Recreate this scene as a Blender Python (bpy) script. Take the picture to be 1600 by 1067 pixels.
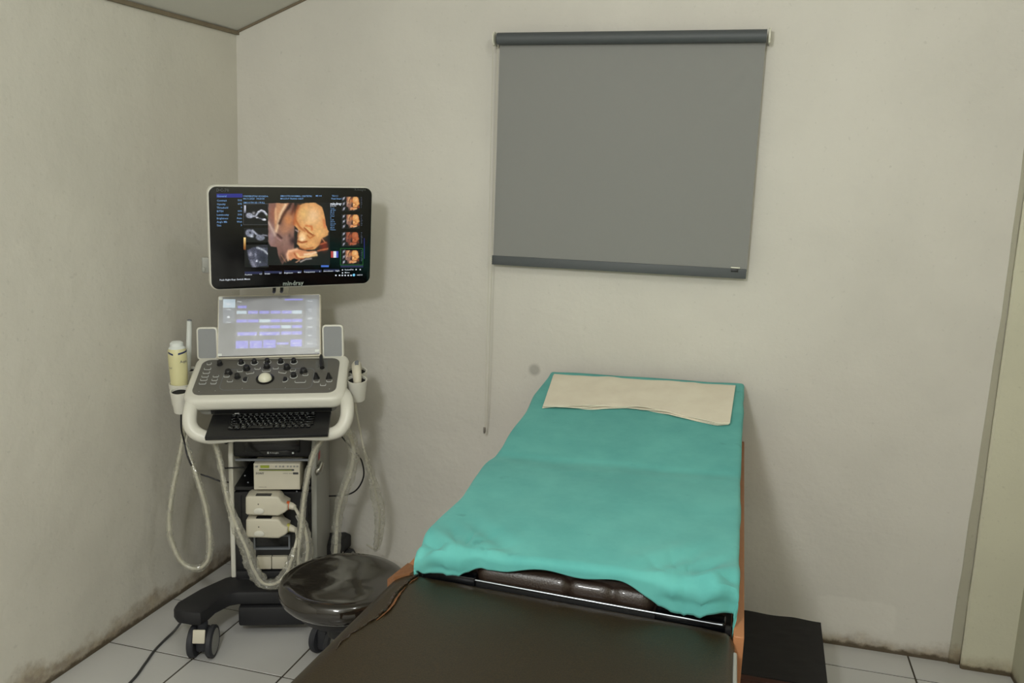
import bpy, bmesh, math, random
import numpy as np
from mathutils import Vector, Matrix, noise
from bpy_extras.object_utils import object_data_add  # noqa
random.seed(4)
SC = bpy.context.scene
COL = SC.collection
for o in list(bpy.data.objects):
    bpy.data.objects.remove(o)

# ------------------------------------------------------------------ camera
CAM = Vector((1.948, -3.029, 1.560))
YAW, PIT, ROLL = .2564, .176, .0345
f = Vector((-math.sin(YAW)*math.cos(PIT), math.cos(YAW)*math.cos(PIT), -math.sin(PIT)))
r = Vector((math.cos(YAW), math.sin(YAW), 0)); u = r.cross(f)
r2 = r*math.cos(ROLL) + u*math.sin(ROLL); u2 = u*math.cos(ROLL) - r*math.sin(ROLL)
cd = bpy.data.cameras.new('camera'); co = bpy.data.objects.new('camera', cd); COL.objects.link(co)
m = Matrix.Identity(4)
for i in range(3):
    m[i][0] = r2[i]; m[i][1] = u2[i]; m[i][2] = -f[i]; m[i][3] = CAM[i]
co.matrix_world = m
cd.sensor_width = 36; cd.lens = 1333.8/1600*36; cd.clip_start = .05
SC.camera = co

# ------------------------------------------------------------------ world, lamps, exposure
w = bpy.data.worlds.new('world'); SC.world = w; w.use_nodes = True
w.node_tree.nodes['Background'].inputs[0].default_value = (.80, .86, .84, 1)
w.node_tree.nodes['Background'].inputs[1].default_value = .02
SC.view_settings.view_transform = 'Standard'; SC.view_settings.look = 'None'
SC.view_settings.exposure = 0; SC.view_settings.gamma = 1
SC.view_settings.use_curve_mapping = False

def area(name, loc, target, sx, sy, power, col):
    l = bpy.data.lights.new(name, 'AREA'); l.shape = 'RECTANGLE'; l.size = sx; l.size_y = sy
    l.energy = power; l.color = col
    o = bpy.data.objects.new(name, l); COL.objects.link(o); o.location = loc
    d = Vector(target) - Vector(loc); o.rotation_euler = d.to_track_quat('-Z', 'Y').to_euler()
    return o
def lamp(name, loc, rad, power, col):
    l = bpy.data.lights.new(name, 'POINT'); l.shadow_soft_size = rad; l.energy = power; l.color = col
    o = bpy.data.objects.new(name, l); COL.objects.link(o); o.location = loc
    return o
lamp('ceiling_lamp_main', (2.15, -2.00, 2.60), .07, 17, (.98, 1, 1))
lamp('room_lamp_second', (1.46, -3.22, 2.08), .12, 88, (.98, 1, 1))

# ------------------------------------------------------------------ materials
def s2l(c):
    return tuple((x/12.92 if x <= .04045 else ((x+.055)/1.055)**2.4) for x in c)
def rgb(R, G, B): return s2l((R/255, G/255, B/255)) + (1,)
def new(name):
    m = bpy.data.materials.new(name); m.use_nodes = True
    return m, m.node_tree, m.node_tree.nodes['Principled BSDF']
def mat(name, col, rough=.5, metal=0, var=.06, scale=40, bump=0, bscale=200, coat=0, trans=0, alpha=1, spec=.5, emit=None):
    m, t, b = new(name); N, L = t.nodes, t.links
    b.inputs['Roughness'].default_value = rough; b.inputs['Metallic'].default_value = metal
    b.inputs['Coat Weight'].default_value = coat; b.inputs['Transmission Weight'].default_value = trans
    b.inputs['Alpha'].default_value = alpha; b.inputs['Specular IOR Level'].default_value = spec
    tc = N.new('ShaderNodeTexCoord')
    n = N.new('ShaderNodeTexNoise'); n.inputs['Scale'].default_value = scale; n.inputs['Detail'].default_value = 4
    L.new(tc.outputs['Object'], n.inputs['Vector'])
    mx = N.new('ShaderNodeMix'); mx.data_type = 'RGBA'
    mx.inputs[6].default_value = tuple(c*(1-var) for c in col[:3]) + (1,)
    mx.inputs[7].default_value = tuple(min(1, c*(1+var)) for c in col[:3]) + (1,)
    L.new(n.outputs['Fac'], mx.inputs[0]); L.new(mx.outputs[2], b.inputs['Base Color'])
    if bump:
        n2 = N.new('ShaderNodeTexNoise'); n2.inputs['Scale'].default_value = bscale; n2.inputs['Detail'].default_value = 5
        L.new(tc.outputs['Object'], n2.inputs['Vector'])
        bp = N.new('ShaderNodeBump'); bp.inputs['Strength'].default_value = bump; bp.inputs['Distance'].default_value = .01
        L.new(n2.outputs['Fac'], bp.inputs['Height']); L.new(bp.outputs[0], b.inputs['Normal'])
    if emit:
        b.inputs['Emission Color'].default_value = emit[0]; b.inputs['Emission Strength'].default_value = emit[1]
    return m

def wall_mat(name, col, stain=1.0, axis=0, patch=None, spot=None, skew=0.0):
    """painted plaster, damp stains near the floor; axis = horizontal coordinate used along the wall"""
    m, t, b = new(name); N, L = t.nodes, t.links
    b.inputs['Roughness'].default_value = .62; b.inputs['Specular IOR Level'].default_value = .25
    tc = N.new('ShaderNodeTexCoord'); O_ = tc.outputs['Object']
    sp = N.new('ShaderNodeSeparateXYZ'); L.new(O_, sp.inputs[0])
    def noise_(s, d=4, rough=.55):
        n = N.new('ShaderNodeTexNoise'); n.inputs['Scale'].default_value = s; n.inputs['Detail'].default_value = d
        n.inputs['Roughness'].default_value = rough; L.new(O_, n.inputs['Vector']); return n.outputs['Fac']
    def mth(op, a, b_=None, clamp=False):
        n = N.new('ShaderNodeMath'); n.operation = op; n.use_clamp = clamp
        for i, v in enumerate((a, b_)):
            if v is None: continue
            if isinstance(v, (int, float)): n.inputs[i].default_value = v
            else: L.new(v, n.inputs[i])
        return n.outputs[0]
    def mix(fac, a, b_):
        n = N.new('ShaderNodeMix'); n.data_type = 'RGBA'
        L.new(fac, n.inputs[0])
        for i, v in ((6, a), (7, b_)):
            if isinstance(v, tuple): n.inputs[i].default_value = v
            else: L.new(v, n.inputs[i])
        return n.outputs[2]
    def ramp(v, lo, hi):
        n = N.new('ShaderNodeMapRange'); n.clamp = True; n.interpolation_type = 'SMOOTHSTEP'
        L.new(v, n.inputs['Value']); n.inputs['From Min'].default_value = lo; n.inputs['From Max'].default_value = hi
        return n.outputs[0]
    base = mix(ramp(noise_(1.6, 5), .35, .65), tuple(c*.96 for c in col[:3])+(1,), tuple(min(1, c*1.03) for c in col[:3])+(1,))
    base = mix(ramp(noise_(60, 3), .62, .75), base, tuple(c*.90 for c in col[:3])+(1,))
    # damp stains
    h = mth('SUBTRACT', mth('ADD', .052*stain, mth('MULTIPLY', mth('SUBTRACT', noise_(3.0, 6, .7), .42), .26*stain)), sp.outputs[2])
    if skew:
        h = mth('ADD', h, mth('MULTIPLY', sp.outputs[1], skew))
    st = ramp(h, -.014, .045)
    stc = mix(ramp(noise_(22, 5, .7), .38, .62), rgb(150, 130, 98), rgb(108, 86, 56))
    base = mix(mth('MULTIPLY', st, mth('ADD', .25, mth('MULTIPLY', noise_(14, 5), .75))), base, stc)
    g = ramp(mth('SUBTRACT', mth('MULTIPLY', noise_(30, 5), .035), sp.outputs[2]), -.006, .008)
    base = mix(mth('MULTIPLY', g, .85), base, rgb(70, 58, 40))
    if patch:
        x0, x1, z0, z1 = patch
        nz = mth('MULTIPLY', mth('SUBTRACT', noise_(9, 4), .5), .05)
        xx = mth('ADD', sp.outputs[0], nz); zz = mth('ADD', sp.outputs[2], nz)
        a = mth('MULTIPLY', ramp(xx, x0, x0+.03), mth('SUBTRACT', 1, ramp(xx, x1-.02, x1)))
        c = mth('MULTIPLY', ramp(zz, z0, z0+.05), mth('SUBTRACT', 1, ramp(zz, z1-.012, z1)))
        base = mix(mth('MULTIPLY', mth('MULTIPLY', a, c), .30), base, tuple(min(1, k*1.2) for k in col[:3])+(1,))
    if spot:
        dx = mth('SUBTRACT', sp.outputs[0], spot[0]); dz = mth('SUBTRACT', sp.outputs[2], spot[1])
        d = mth('SQRT', mth('ADD', mth('MULTIPLY', dx, dx), mth('MULTIPLY', dz, dz)))
        base = mix(mth('MULTIPLY', mth('SUBTRACT', 1, ramp(d, spot[2]*.5, spot[2]*1.15)), .75), base, tuple(k*.52 for k in col[:3])+(1,))
    L.new(base, b.inputs['Base Color'])
    hgt = mth('ADD', mth('MULTIPLY', noise_(7, 3), 1.0), mth('MULTIPLY', noise_(90, 4), .12))
    bp = N.new('ShaderNodeBump'); bp.inputs['Strength'].default_value = .32; bp.inputs['Distance'].default_value = .02
    L.new(hgt, bp.inputs['Height']); L.new(bp.outputs[0], b.inputs['Normal'])
    return m

WC = rgb(209, 205, 196)
M = dict(
    wall_back=wall_mat('painted_plaster_back', WC, .8, patch=(2.30, 2.58, .05, .185), spot=(1.244, .903, .025)),
    wall_left=wall_mat('painted_plaster_left', rgb(210, 206, 195), 1.0),
    wall_right=wall_mat('painted_plaster_right', rgb(186, 184, 162), .5),
    wall_front=wall_mat('painted_plaster_front', rgb(208, 205, 196), .3),
    pillar=wall_mat('painted_pillar', rgb(203, 200, 178), .6),
    ceiling=mat('ceiling_board', rgb(208, 206, 198), .8, var=.03, scale=6, bump=.05, bscale=60),
    trim=mat('ceiling_trim', rgb(120, 108, 88), .6, var=.15, scale=30),
    tile=mat('white_floor_tile', rgb(196, 195, 192), .20, var=.04, scale=5, spec=.5),
    grout=mat('dark_grout', rgb(62, 54, 42), .9, var=.2, scale=60),
    white=mat('machine_white_plastic', rgb(216, 214, 203), .38, var=.02),
    cream=mat('cream_plastic', rgb(206, 200, 182), .42, var=.03),
    shell=mat('machine_grey_plastic', rgb(150, 150, 144), .42, var=.03),
    panel=mat('dark_grey_panel', rgb(98, 96, 90), .36, var=.05, scale=300),
    black=mat('black_plastic', rgb(27, 27, 28), .42, var=.1),
    blackm=mat('matt_black_plastic', rgb(30, 30, 33), .62, var=.1),
    gblack=mat('glossy_black_glass', rgb(7, 8, 11), .16, var=.05),
    dark=mat('deep_black', rgb(12, 12, 13), .7, var=.1),
    rubber=mat('wheel_rubber', rgb(44, 45, 50), .6, var=.08),
    grey=mat('mid_grey_plastic', rgb(120, 124, 130), .5, var=.04),
    speaker=mat('speaker_cloth', rgb(150, 152, 154), .7, var=.12, scale=900, bump=.3, bscale=1200),
    chrome=mat('chrome', rgb(150, 155, 160), .28, metal=1, var=.02),
    steel=mat('brushed_steel', rgb(190, 190, 186), .3, metal=1, var=.05),
    red=mat('red_sticker', rgb(170, 60, 70), .5),
    orange=mat('orange_ring', rgb(205, 92, 40), .5),
    yellow=mat('yellow_ring', rgb(190, 185, 90), .5),
    green=mat('green_label', rgb(150, 165, 50), .5),
    textd=mat('dark_print', rgb(60, 60, 62), .6),
    textl=mat('light_print', rgb(196, 198, 196), .6),
    textg=mat('grey_print', rgb(120, 124, 122), .6),
    gel=mat('yellow_gel_bottle', rgb(214, 208, 160), .35, var=.04, scale=30, coat=.3),
    cap=mat('white_cap', rgb(222, 226, 222), .4, var=.02),
    navy=mat('navy_print', rgb(38, 48, 92), .5),
    fabric=mat('grey_blind_fabric', rgb(137, 137, 134), .85, var=.07, scale=900, bump=.15, bscale=1500),
    fabric_dark=mat('dark_blind_rail', rgb(78, 82, 84), .55, var=.05, scale=200),
    bracket=mat('ivory_bracket', rgb(214, 212, 196), .4, var=.03),
    chain=mat('ivory_chain', rgb(200, 196, 182), .4, var=.03),
    leather=mat('dark_brown_leather', rgb(44, 33, 26), .36, var=.15, scale=60, bump=.12, bscale=260, coat=.2),
    wood=mat('varnished_plywood', rgb(168, 112, 72), .5, var=.12, scale=18, bump=.06),
    redwood=mat('dark_red_wood', rgb(78, 42, 30), .5, var=.2, scale=20),
    mat=mat('black_rubber_mat', rgb(22, 19, 19), .8, var=.15, scale=80, bump=.2, bscale=400),
    vinylb=mat('black_vinyl_seat', rgb(30, 25, 19), .10, var=.25, scale=14, bump=.10, bscale=9, coat=.5),
    cord=mat('grey_cord', rgb(66, 66, 66), .5),
    cordb=mat('black_cord', rgb(22, 22, 24), .5),
    cable=mat('cream_probe_cable', rgb(196, 192, 176), .5, var=.06),
)

def cloth_mat(name, col, col2, rough=.9, ws=1500, stains=False):
    m, t, b = new(name); N, L = t.nodes, t.links
    b.inputs['Roughness'].default_value = rough; b.inputs['Specular IOR Level'].default_value = .2
    b.inputs['Sheen Weight'].default_value = .08
    tc = N.new('ShaderNodeTexCoord')
    n = N.new('ShaderNodeTexNoise'); n.inputs['Scale'].default_value = 9; n.inputs['Detail'].default_value = 6
    n.inputs['Roughness'].default_value = .6
    L.new(tc.outputs['Object'], n.inputs['Vector'])
    mr = N.new('ShaderNodeMapRange'); mr.inputs['From Min'].default_value = .35; mr.inputs['From Max'].default_value = .65
    L.new(n.outputs['Fac'], mr.inputs['Value'])
    mx = N.new('ShaderNodeMix'); mx.data_type = 'RGBA'; mx.inputs[6].default_value = col; mx.inputs[7].default_value = col2
    L.new(mr.outputs[0], mx.inputs[0]); out = mx.outputs[2]
    if stains:
        n3 = N.new('ShaderNodeTexNoise'); n3.inputs['Scale'].default_value = 17; n3.inputs['Detail'].default_value = 3
        L.new(tc.outputs['Object'], n3.inputs['Vector'])
        m3 = N.new('ShaderNodeMapRange'); m3.inputs['From Min'].default_value = .69; m3.inputs['From Max'].default_value = .82
        L.new(n3.outputs['Fac'], m3.inputs['Value'])
        mx3 = N.new('ShaderNodeMix'); mx3.data_type = 'RGBA'; mx3.inputs[7].default_value = tuple(c*.72 for c in col[:3])+(1,)
        L.new(m3.outputs[0], mx3.inputs[0]); L.new(out, mx3.inputs[6]); out = mx3.outputs[2]
    L.new(out, b.inputs['Base Color'])
    n2 = N.new('ShaderNodeTexNoise'); n2.inputs['Scale'].default_value = ws; n2.inputs['Detail'].default_value = 2
    L.new(tc.outputs['Object'], n2.inputs['Vector'])
    bp = N.new('ShaderNodeBump'); bp.inputs['Strength'].default_value = .25; bp.inputs['Distance'].default_value = .002
    L.new(n2.outputs['Fac'], bp.inputs['Height']); L.new(bp.outputs[0], b.inputs['Normal'])
    return m
M['sheet'] = cloth_mat('teal_cotton', rgb(90, 168, 163), rgb(101, 180, 173), stains=True)
M['towel'] = cloth_mat('cream_towel', rgb(226, 216, 196), rgb(234, 226, 206), ws=500)
# brown vinyl flap
def brown_vinyl():
    m, t, b = new('brown_vinyl'); N, L = t.nodes, t.links
    b.inputs['Roughness'].default_value = .36; b.inputs['Specular IOR Level'].default_value = .5
    tc = N.new('ShaderNodeTexCoord')
    n = N.new('ShaderNodeTexNoise'); n.inputs['Scale'].default_value = 420; n.inputs['Detail'].default_value = 3
    L.new(tc.outputs['Object'], n.inputs['Vector'])
    mr = N.new('ShaderNodeMapRange'); mr.inputs['From Min'].default_value = .4; mr.inputs['From Max'].default_value = .62
    L.new(n.outputs['Fac'], mr.inputs['Value'])
    mx = N.new('ShaderNodeMix'); mx.data_type = 'RGBA'; mx.inputs[6].default_value = rgb(30, 24, 13); mx.inputs[7].default_value = rgb(50, 40, 23)
    L.new(mr.outputs[0], mx.inputs[0]); L.new(mx.outputs[2], b.inputs['Base Color'])
    n2 = N.new('ShaderNodeTexNoise'); n2.inputs['Scale'].default_value = 300
    L.new(tc.outputs['Object'], n2.inputs['Vector'])
    bp = N.new('ShaderNodeBump'); bp.inputs['Strength'].default_value = .12; bp.inputs['Distance'].default_value = .002
    L.new(n2.outputs['Fac'], bp.inputs['Height']); L.new(bp.outputs[0], b.inputs['Normal'])
    return m
M['brown'] = brown_vinyl()
# crinkled clear plastic
def plastic(name, dens=.35):
    m, t, b = new(name); N, L = t.nodes, t.links
    N.remove(b); out = N['Material Output']
    tr = N.new('ShaderNodeBsdfTransparent'); tr.inputs[0].default_value = (.93, .93, .90, 1)
    df = N.new('ShaderNodeBsdfTranslucent'); df.inputs[0].default_value = rgb(236, 234, 224)
    d2 = N.new('ShaderNodeBsdfDiffuse'); d2.inputs[0].default_value = rgb(236, 234, 224)
    gl = N.new('ShaderNodeBsdfGlossy'); gl.inputs['Roughness'].default_value = .12
    tc = N.new('ShaderNodeTexCoord')
    n = N.new('ShaderNodeTexNoise'); n.inputs['Scale'].default_value = 38; n.inputs['Detail'].default_value = 2
    n.inputs['Distortion'].default_value = 1.2
    L.new(tc.outputs['Object'], n.inputs['Vector'])
    bp = N.new('ShaderNodeBump'); bp.inputs['Strength'].default_value = .6; bp.inputs['Distance'].default_value = .006
    L.new(n.outputs['Fac'], bp.inputs['Height'])
    for s in (df, d2, gl): L.new(bp.outputs[0], s.inputs['Normal'])
    a = N.new('ShaderNodeMixShader'); a.inputs[0].default_value = .4; L.new(d2.outputs[0], a.inputs[1]); L.new(df.outputs[0], a.inputs[2])
    c = N.new('ShaderNodeMixShader'); c.inputs[0].default_value = .25; L.new(a.outputs[0], c.inputs[1]); L.new(gl.outputs[0], c.inputs[2])
    e = N.new('ShaderNodeMixShader')
    mr = N.new('ShaderNodeMapRange'); mr.inputs['From Min'].default_value = .35; mr.inputs['From Max'].default_value = .7
    mr.inputs['To Min'].default_value = dens*.8; mr.inputs['To Max'].default_value = dens*1.35
    L.new(n.outputs['Fac'], mr.inputs['Value']); L.new(mr.outputs[0], e.inputs[0])
    L.new(tr.outputs[0], e.inputs[1]); L.new(c.outputs[0], e.inputs[2]); L.new(e.outputs[0], out.inputs[0])
    return m
M['plastic'] = plastic('crinkled_clear_plastic', .30)
def film():
    m, t, b = new('hazy_protective_film'); N, L = t.nodes, t.links
    N.remove(b); out = N['Material Output']
    tr = N.new('ShaderNodeBsdfTransparent')
    gl = N.new('ShaderNodeBsdfGlossy'); gl.inputs['Roughness'].default_value = .48; gl.inputs[0].default_value = (1, 1, 1, 1)
    df = N.new('ShaderNodeBsdfDiffuse'); df.inputs[0].default_value = rgb(215, 218, 222)
    a = N.new('ShaderNodeMixShader'); a.inputs[0].default_value = .5; L.new(df.outputs[0], a.inputs[1]); L.new(gl.outputs[0], a.inputs[2])
    e = N.new('ShaderNodeMixShader'); e.inputs[0].default_value = .40
    L.new(tr.outputs[0], e.inputs[1]); L.new(a.outputs[0], e.inputs[2]); L.new(e.outputs[0], out.inputs[0])
    return m
M['film'] = film()
def emis(name, col, s=1.0):
    m, t, b = new(name)
    b.inputs['Base Color'].default_value = (.01, .01, .01, 1); b.inputs['Roughness'].default_value = .3
    b.inputs['Emission Color'].default_value = col; b.inputs['Emission Strength'].default_value = s
    return m
M['e_text'] = emis('screen_text_blue', rgb(120, 165, 215), .9)
M['e_white'] = emis('screen_white', rgb(225, 232, 240), .9)
M['e_dim'] = emis('screen_dim', rgb(90, 100, 120), .8)
M['e_blue'] = emis('screen_blue_bar', rgb(40, 44, 140), .8)
M['e_bar'] = emis('screen_dark_bar', rgb(34, 38, 78), .8)
M['e_btn'] = emis('touch_button_violet', rgb(120, 116, 235), .9)
M['e_btn2'] = emis('touch_button_pale', rgb(190, 215, 232), .85)
M['e_bg'] = emis('touch_background', rgb(84, 86, 100), .6)
M['e_side'] = emis('touch_side_column', rgb(92, 104, 124), .7)
M['e_green'] = emis('screen_green', rgb(60, 150, 60), .8)
M['e_frame'] = emis('screen_frame', rgb(110, 112, 116), .7)
def emis_attr():
    m, t, b = new('screen_picture'); N, L = t.nodes, t.links
    b.inputs['Base Color'].default_value = (.01, .01, .01, 1); b.inputs['Roughness'].default_value = .3
    a = N.new('ShaderNodeAttribute'); a.attribute_name = 'picture'
    L.new(a.outputs['Color'], b.inputs['Emission Color']); b.inputs['Emission Strength'].default_value = 1.0
    return m
M['e_pic'] = emis_attr()

# ------------------------------------------------------------------ mesh helpers
class MB:
    """collects vertices and faces; build() links them as one mesh object"""
    def __init__(s): s.v = []; s.f = []; s.sm = []
    def add(s, v, fc, smooth=True, T=None):
        k = len(s.v)
        s.v += [tuple(T @ Vector(p)) if T else tuple(p) for p in v]
        s.f += [tuple(i+k for i in q) for q in fc]; s.sm += [smooth]*len(fc)
        return s
    def bm(s, b, smooth=False, T=None):
        b.verts.ensure_lookup_table(); b.verts.index_update()
        s.add([tuple(v.co) for v in b.verts], [tuple(v.index for v in q.verts) for q in b.faces], smooth, T); b.free(); return s
    def box(s, c, size, bev=0, seg=2, T=None, smooth=None):
        b = bmesh.new(); bmesh.ops.create_cube(b, size=1)
        bmesh.ops.scale(b, vec=size, verts=b.verts)
        if bev: bmesh.ops.bevel(b, geom=list(b.edges), offset=bev, segments=seg, affect='EDGES', profile=.5, clamp_overlap=True)
        bmesh.ops.translate(b, vec=c, verts=b.verts)
        return s.bm(b, bool(bev) if smooth is None else smooth, T)
    def prism(s, pts, h, z0=0, bev=0, T=None, seg=2):
        """outline in xy, extruded along z"""
        b = bmesh.new(); vs = [b.verts.new((x, y, z0)) for x, y in pts]
        fc = b.faces.new(vs); fc.normal_update()
        if fc.normal.z > 0: fc.normal_flip()
        ex = bmesh.ops.extrude_face_region(b, geom=[fc])
        bmesh.ops.translate(b, vec=(0, 0, h), verts=[e for e in ex['geom'] if isinstance(e, bmesh.types.BMVert)])
        if bev:
            b.normal_update()
            eds = [e for e in b.edges if len(e.link_faces) == 2 and any(abs(q.normal.z) > .9 for q in e.link_faces) and e.calc_face_angle(0) > .5]
            bmesh.ops.bevel(b, geom=eds, offset=bev, segments=seg, affect='EDGES', profile=.5)
        return s.bm(b, True, T)
    def lathe(s, prof, n=32, c=(0, 0, 0), T=None, smooth=True):
        v, fc = [], []
        for (rr, z) in prof:
            for i in range(n):
                a = 2*math.pi*i/n; v.append((c[0]+rr*math.cos(a), c[1]+rr*math.sin(a), c[2]+z))
        for j in range(len(prof)-1):
            for i in range(n):
                fc.append((j*n+i, j*n+(i+1) % n, (j+1)*n+(i+1) % n, (j+1)*n+i))
        if prof[0][0] > 1e-6: fc.append(tuple(range(n))[::-1])
        if prof[-1][0] > 1e-6: fc.append(tuple((len(prof)-1)*n+i for i in range(n)))
        return s.add(v, fc, smooth, T)
    def tube(s, pts, rad, n=10, sub=6, T=None, closed=False, flat=1.0, wob=0, cap=True):
        """sweep along a smooth path; rad number or list"""
        P = [Vector(p) for p in pts]; K = len(P)
        R_ = list(rad) if isinstance(rad, (list, tuple)) else [rad]*K
        C_, Q = [], []
        rng = K if closed else K-1
        for i in range(rng):
            p0 = P[(i-1) % K] if (closed or i > 0) else P[0]*2-P[1]
            p1 = P[i]; p2 = P[(i+1) % K]
            p3 = P[(i+2) % K] if (closed or i+2 < K) else P[-1]*2-P[-2]
            for k in range(sub):
                t = k/sub
                C_.append(.5*((2*p1)+(p2-p0)*t+(2*p0-5*p1+4*p2-p3)*t*t+(3*p1-p0-3*p2+p3)*t**3))
                Q.append(R_[i]*(1-t)+R_[(i+1) % K]*t)
        if not closed: C_.append(P[-1]); Q.append(R_[-1])
        m_ = len(C_); v, fc = [], []
        tan = [(C_[min(i+1, m_-1)]-C_[max(i-1, 0)]).normalized() for i in range(m_)]
        nrm = tan[0].orthogonal().normalized()
        for i in range(m_):
            nrm = (nrm - tan[i]*nrm.dot(tan[i])).normalized(); bn = tan[i].cross(nrm)
            for k in range(n):
                a = 2*math.pi*k/n
                q = Q[i]
                if wob: q *= 1+wob*noise.noise(Vector((math.cos(a)*1.7, math.sin(a)*1.7, i*.55+pts[0][0]*40)))
                v.append(C_[i]+nrm*math.cos(a)*q+bn*math.sin(a)*q*flat)
        for i in range(m_-1 if not closed else m_):
            for k in range(n):
                j = (i+1) % m_
                fc.append((i*n+k, i*n+(k+1) % n, j*n+(k+1) % n, j*n+k))
        if not closed and cap:
            fc.append(tuple(range(n))[::-1]); fc.append(tuple((m_-1)*n+k for k in range(n)))
        return s.add([tuple(p) for p in v], fc, True, T)
    def quad(s, x0, y0, x1, y1, z, T=None, th=.0004):
        return s.box(((x0+x1)/2, (y0+y1)/2, z), (abs(x1-x0), abs(y1-y0), th), T=T)
    def build(s, name, m, parent=None, loc=None):
        me = bpy.data.meshes.new(name); me.from_pydata(s.v, [], s.f); me.update()
        me.polygons.foreach_set('use_smooth', s.sm)
        if any(s.sm):
            try: me.set_sharp_from_angle(angle=math.radians(38))
            except Exception: pass
        me.materials.append(m)
        o = bpy.data.objects.new(name, me); COL.objects.link(o)
        if parent: o.parent = parent
        if loc: o.location = loc
        return o

def tag(o, label=None, cat=None, group=None, kind=None):
    if label: o['label'] = label
    if cat: o['category'] = cat
    if group: o['group'] = group
    if kind: o['kind'] = kind
    return o
def empty(name, loc, rz, label, cat, group=None):
    o = bpy.data.objects.new(name, None); COL.objects.link(o); o.location = loc; o.rotation_euler = (0, 0, rz)
    o.empty_display_size = .1
    return tag(o, label, cat, group)
def rrect(x0, y0, x1, y1, rr, n=6):
    pts = []
    for cx, cy, a0 in ((x1-rr, y1-rr, 0), (x0+rr, y1-rr, 90), (x0+rr, y0+rr, 180), (x1-rr, y0+rr, 270)):
        for k in range(n+1):
            a = math.radians(a0+90*k/n); pts.append((cx+rr*math.cos(a), cy+rr*math.sin(a)))
    return pts
def frame_mb(mb, outer, inner, h, z0, T=None):
    """ring between two outlines with the same number of points"""
    n = len(outer); v = [(x, y, z0) for x, y in outer]+[(x, y, z0) for x, y in inner]
    v += [(x, y, z0+h) for x, y in outer]+[(x, y, z0+h) for x, y in inner]
    fc = []
    for i in range(n):
        j = (i+1) % n
        fc += [(i, n+i, n+j, j), (2*n+i, 2*n+j, 3*n+j, 3*n+i), (i, j, 2*n+j, 2*n+i), (n+i, 3*n+i, 3*n+j, n+j)]
    return mb.add(v, fc, True, T)
_tc = {}
def text_mb(mb, txt, x, y, size, z, T, align='LEFT', bold=0, th=.0003):
    key = (txt, align, bold)
    if key not in _tc:
        c = bpy.data.curves.new('t', 'FONT'); c.body = txt; c.align_x = align; c.align_y = 'CENTER'; c.size = 1
        c.resolution_u = 1; c.offset = bold
        o = bpy.data.objects.new('t', c); COL.objects.link(o)
        dg = bpy.context.evaluated_depsgraph_get(); me = o.evaluated_get(dg).to_mesh()
        _tc[key] = ([tuple(v.co) for v in me.vertices], [tuple(p.vertices) for p in me.polygons])
        o.evaluated_get(dg).to_mesh_clear(); bpy.data.objects.remove(o); bpy.data.curves.remove(c)
    v, fc = _tc[key]
    mb.add([(x+p[0]*size, y+p[1]*size, z) for p in v], fc, False, T)
def hom(src, dst):
    A = []
    for (x, y), (U, V) in zip(src, dst):
        A.append([x, y, 1, 0, 0, 0, -U*x, -U*y, -U]); A.append([0, 0, 0, x, y, 1, -V*x, -V*y, -V])
    h = np.linalg.svd(np.array(A, float))[2][-1].reshape(3, 3)
    def g(x, y):
        p = h @ np.array([x, y, 1.0]); return float(p[0]/p[2]), float(p[1]/p[2])
    return g
def dup(root, loc, label=None):
    rr = root.copy(); COL.objects.link(rr); rr.location = loc
    if label: rr['label'] = label
    for ch in root.children:
        c = ch.copy(); COL.objects.link(c); c.parent = rr
        for g in ch.children:
            d = g.copy(); COL.objects.link(d); d.parent = c
    return rr

# ================================================================== the room
LA = .0198           # the left wall runs slightly out of square
RX = 2.94            # right wall
YF = -4.4            # wall behind the camera
def ceil_z(x, y): return 2.111 + .39*x + .0165*y
def quadwall(name, P, thick, m, kind='structure'):
    """P: 4 inner points (CCW seen from inside); thick: outward vector"""
    t = Vector(thick); v = [Vector(p) for p in P]+[Vector(p)+t for p in P]
    mb = MB(); mb.add([tuple(p) for p in v], [(0, 1, 2, 3), (7, 6, 5, 4), (0, 4, 5, 1), (1, 5, 6, 2), (2, 6, 7, 3), (3, 7, 4, 0)], False)
    return tag(mb.build(name, m), kind=kind)
lx = lambda y, z: y*math.sin(LA) + .01*z
quadwall('wall_left', [(lx(YF, 0), YF, 0), (lx(YF, 2.05), YF, ceil_z(-.07, YF)+.02), (.021, 0, 2.14), (0, 0, 0)], (-.1, 0, 0), M['wall_left'])
quadwall('wall_back', [(0, 0, 0), (.0, 0, 2.13), (RX, 0, ceil_z(RX, 0)+.02), (RX, 0, 0)], (0, .1, 0), M['wall_back'])
quadwall('wall_right', [(RX, 0, 0), (RX, 0, ceil_z(RX, 0)), (RX, YF, ceil_z(RX, YF)), (RX, YF, 0)], (.1, 0, 0), M['wall_right'])
quadwall('wall_front', [(RX, YF, 0), (RX, YF, ceil_z(RX, YF)), (lx(YF, 2), YF, ceil_z(0, YF)), (lx(YF, 0), YF, 0)], (0, -.1, 0), M['wall_front'])
quadwall('ceiling', [(-.15, 0.1, ceil_z(-.15, .1)), (-.15, YF, ceil_z(-.15, YF)), (RX+.05, YF, ceil_z(RX+.05, YF)), (RX+.05, .1, ceil_z(RX+.05, .1))], (0, 0, .05), M['ceiling'])
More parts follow.
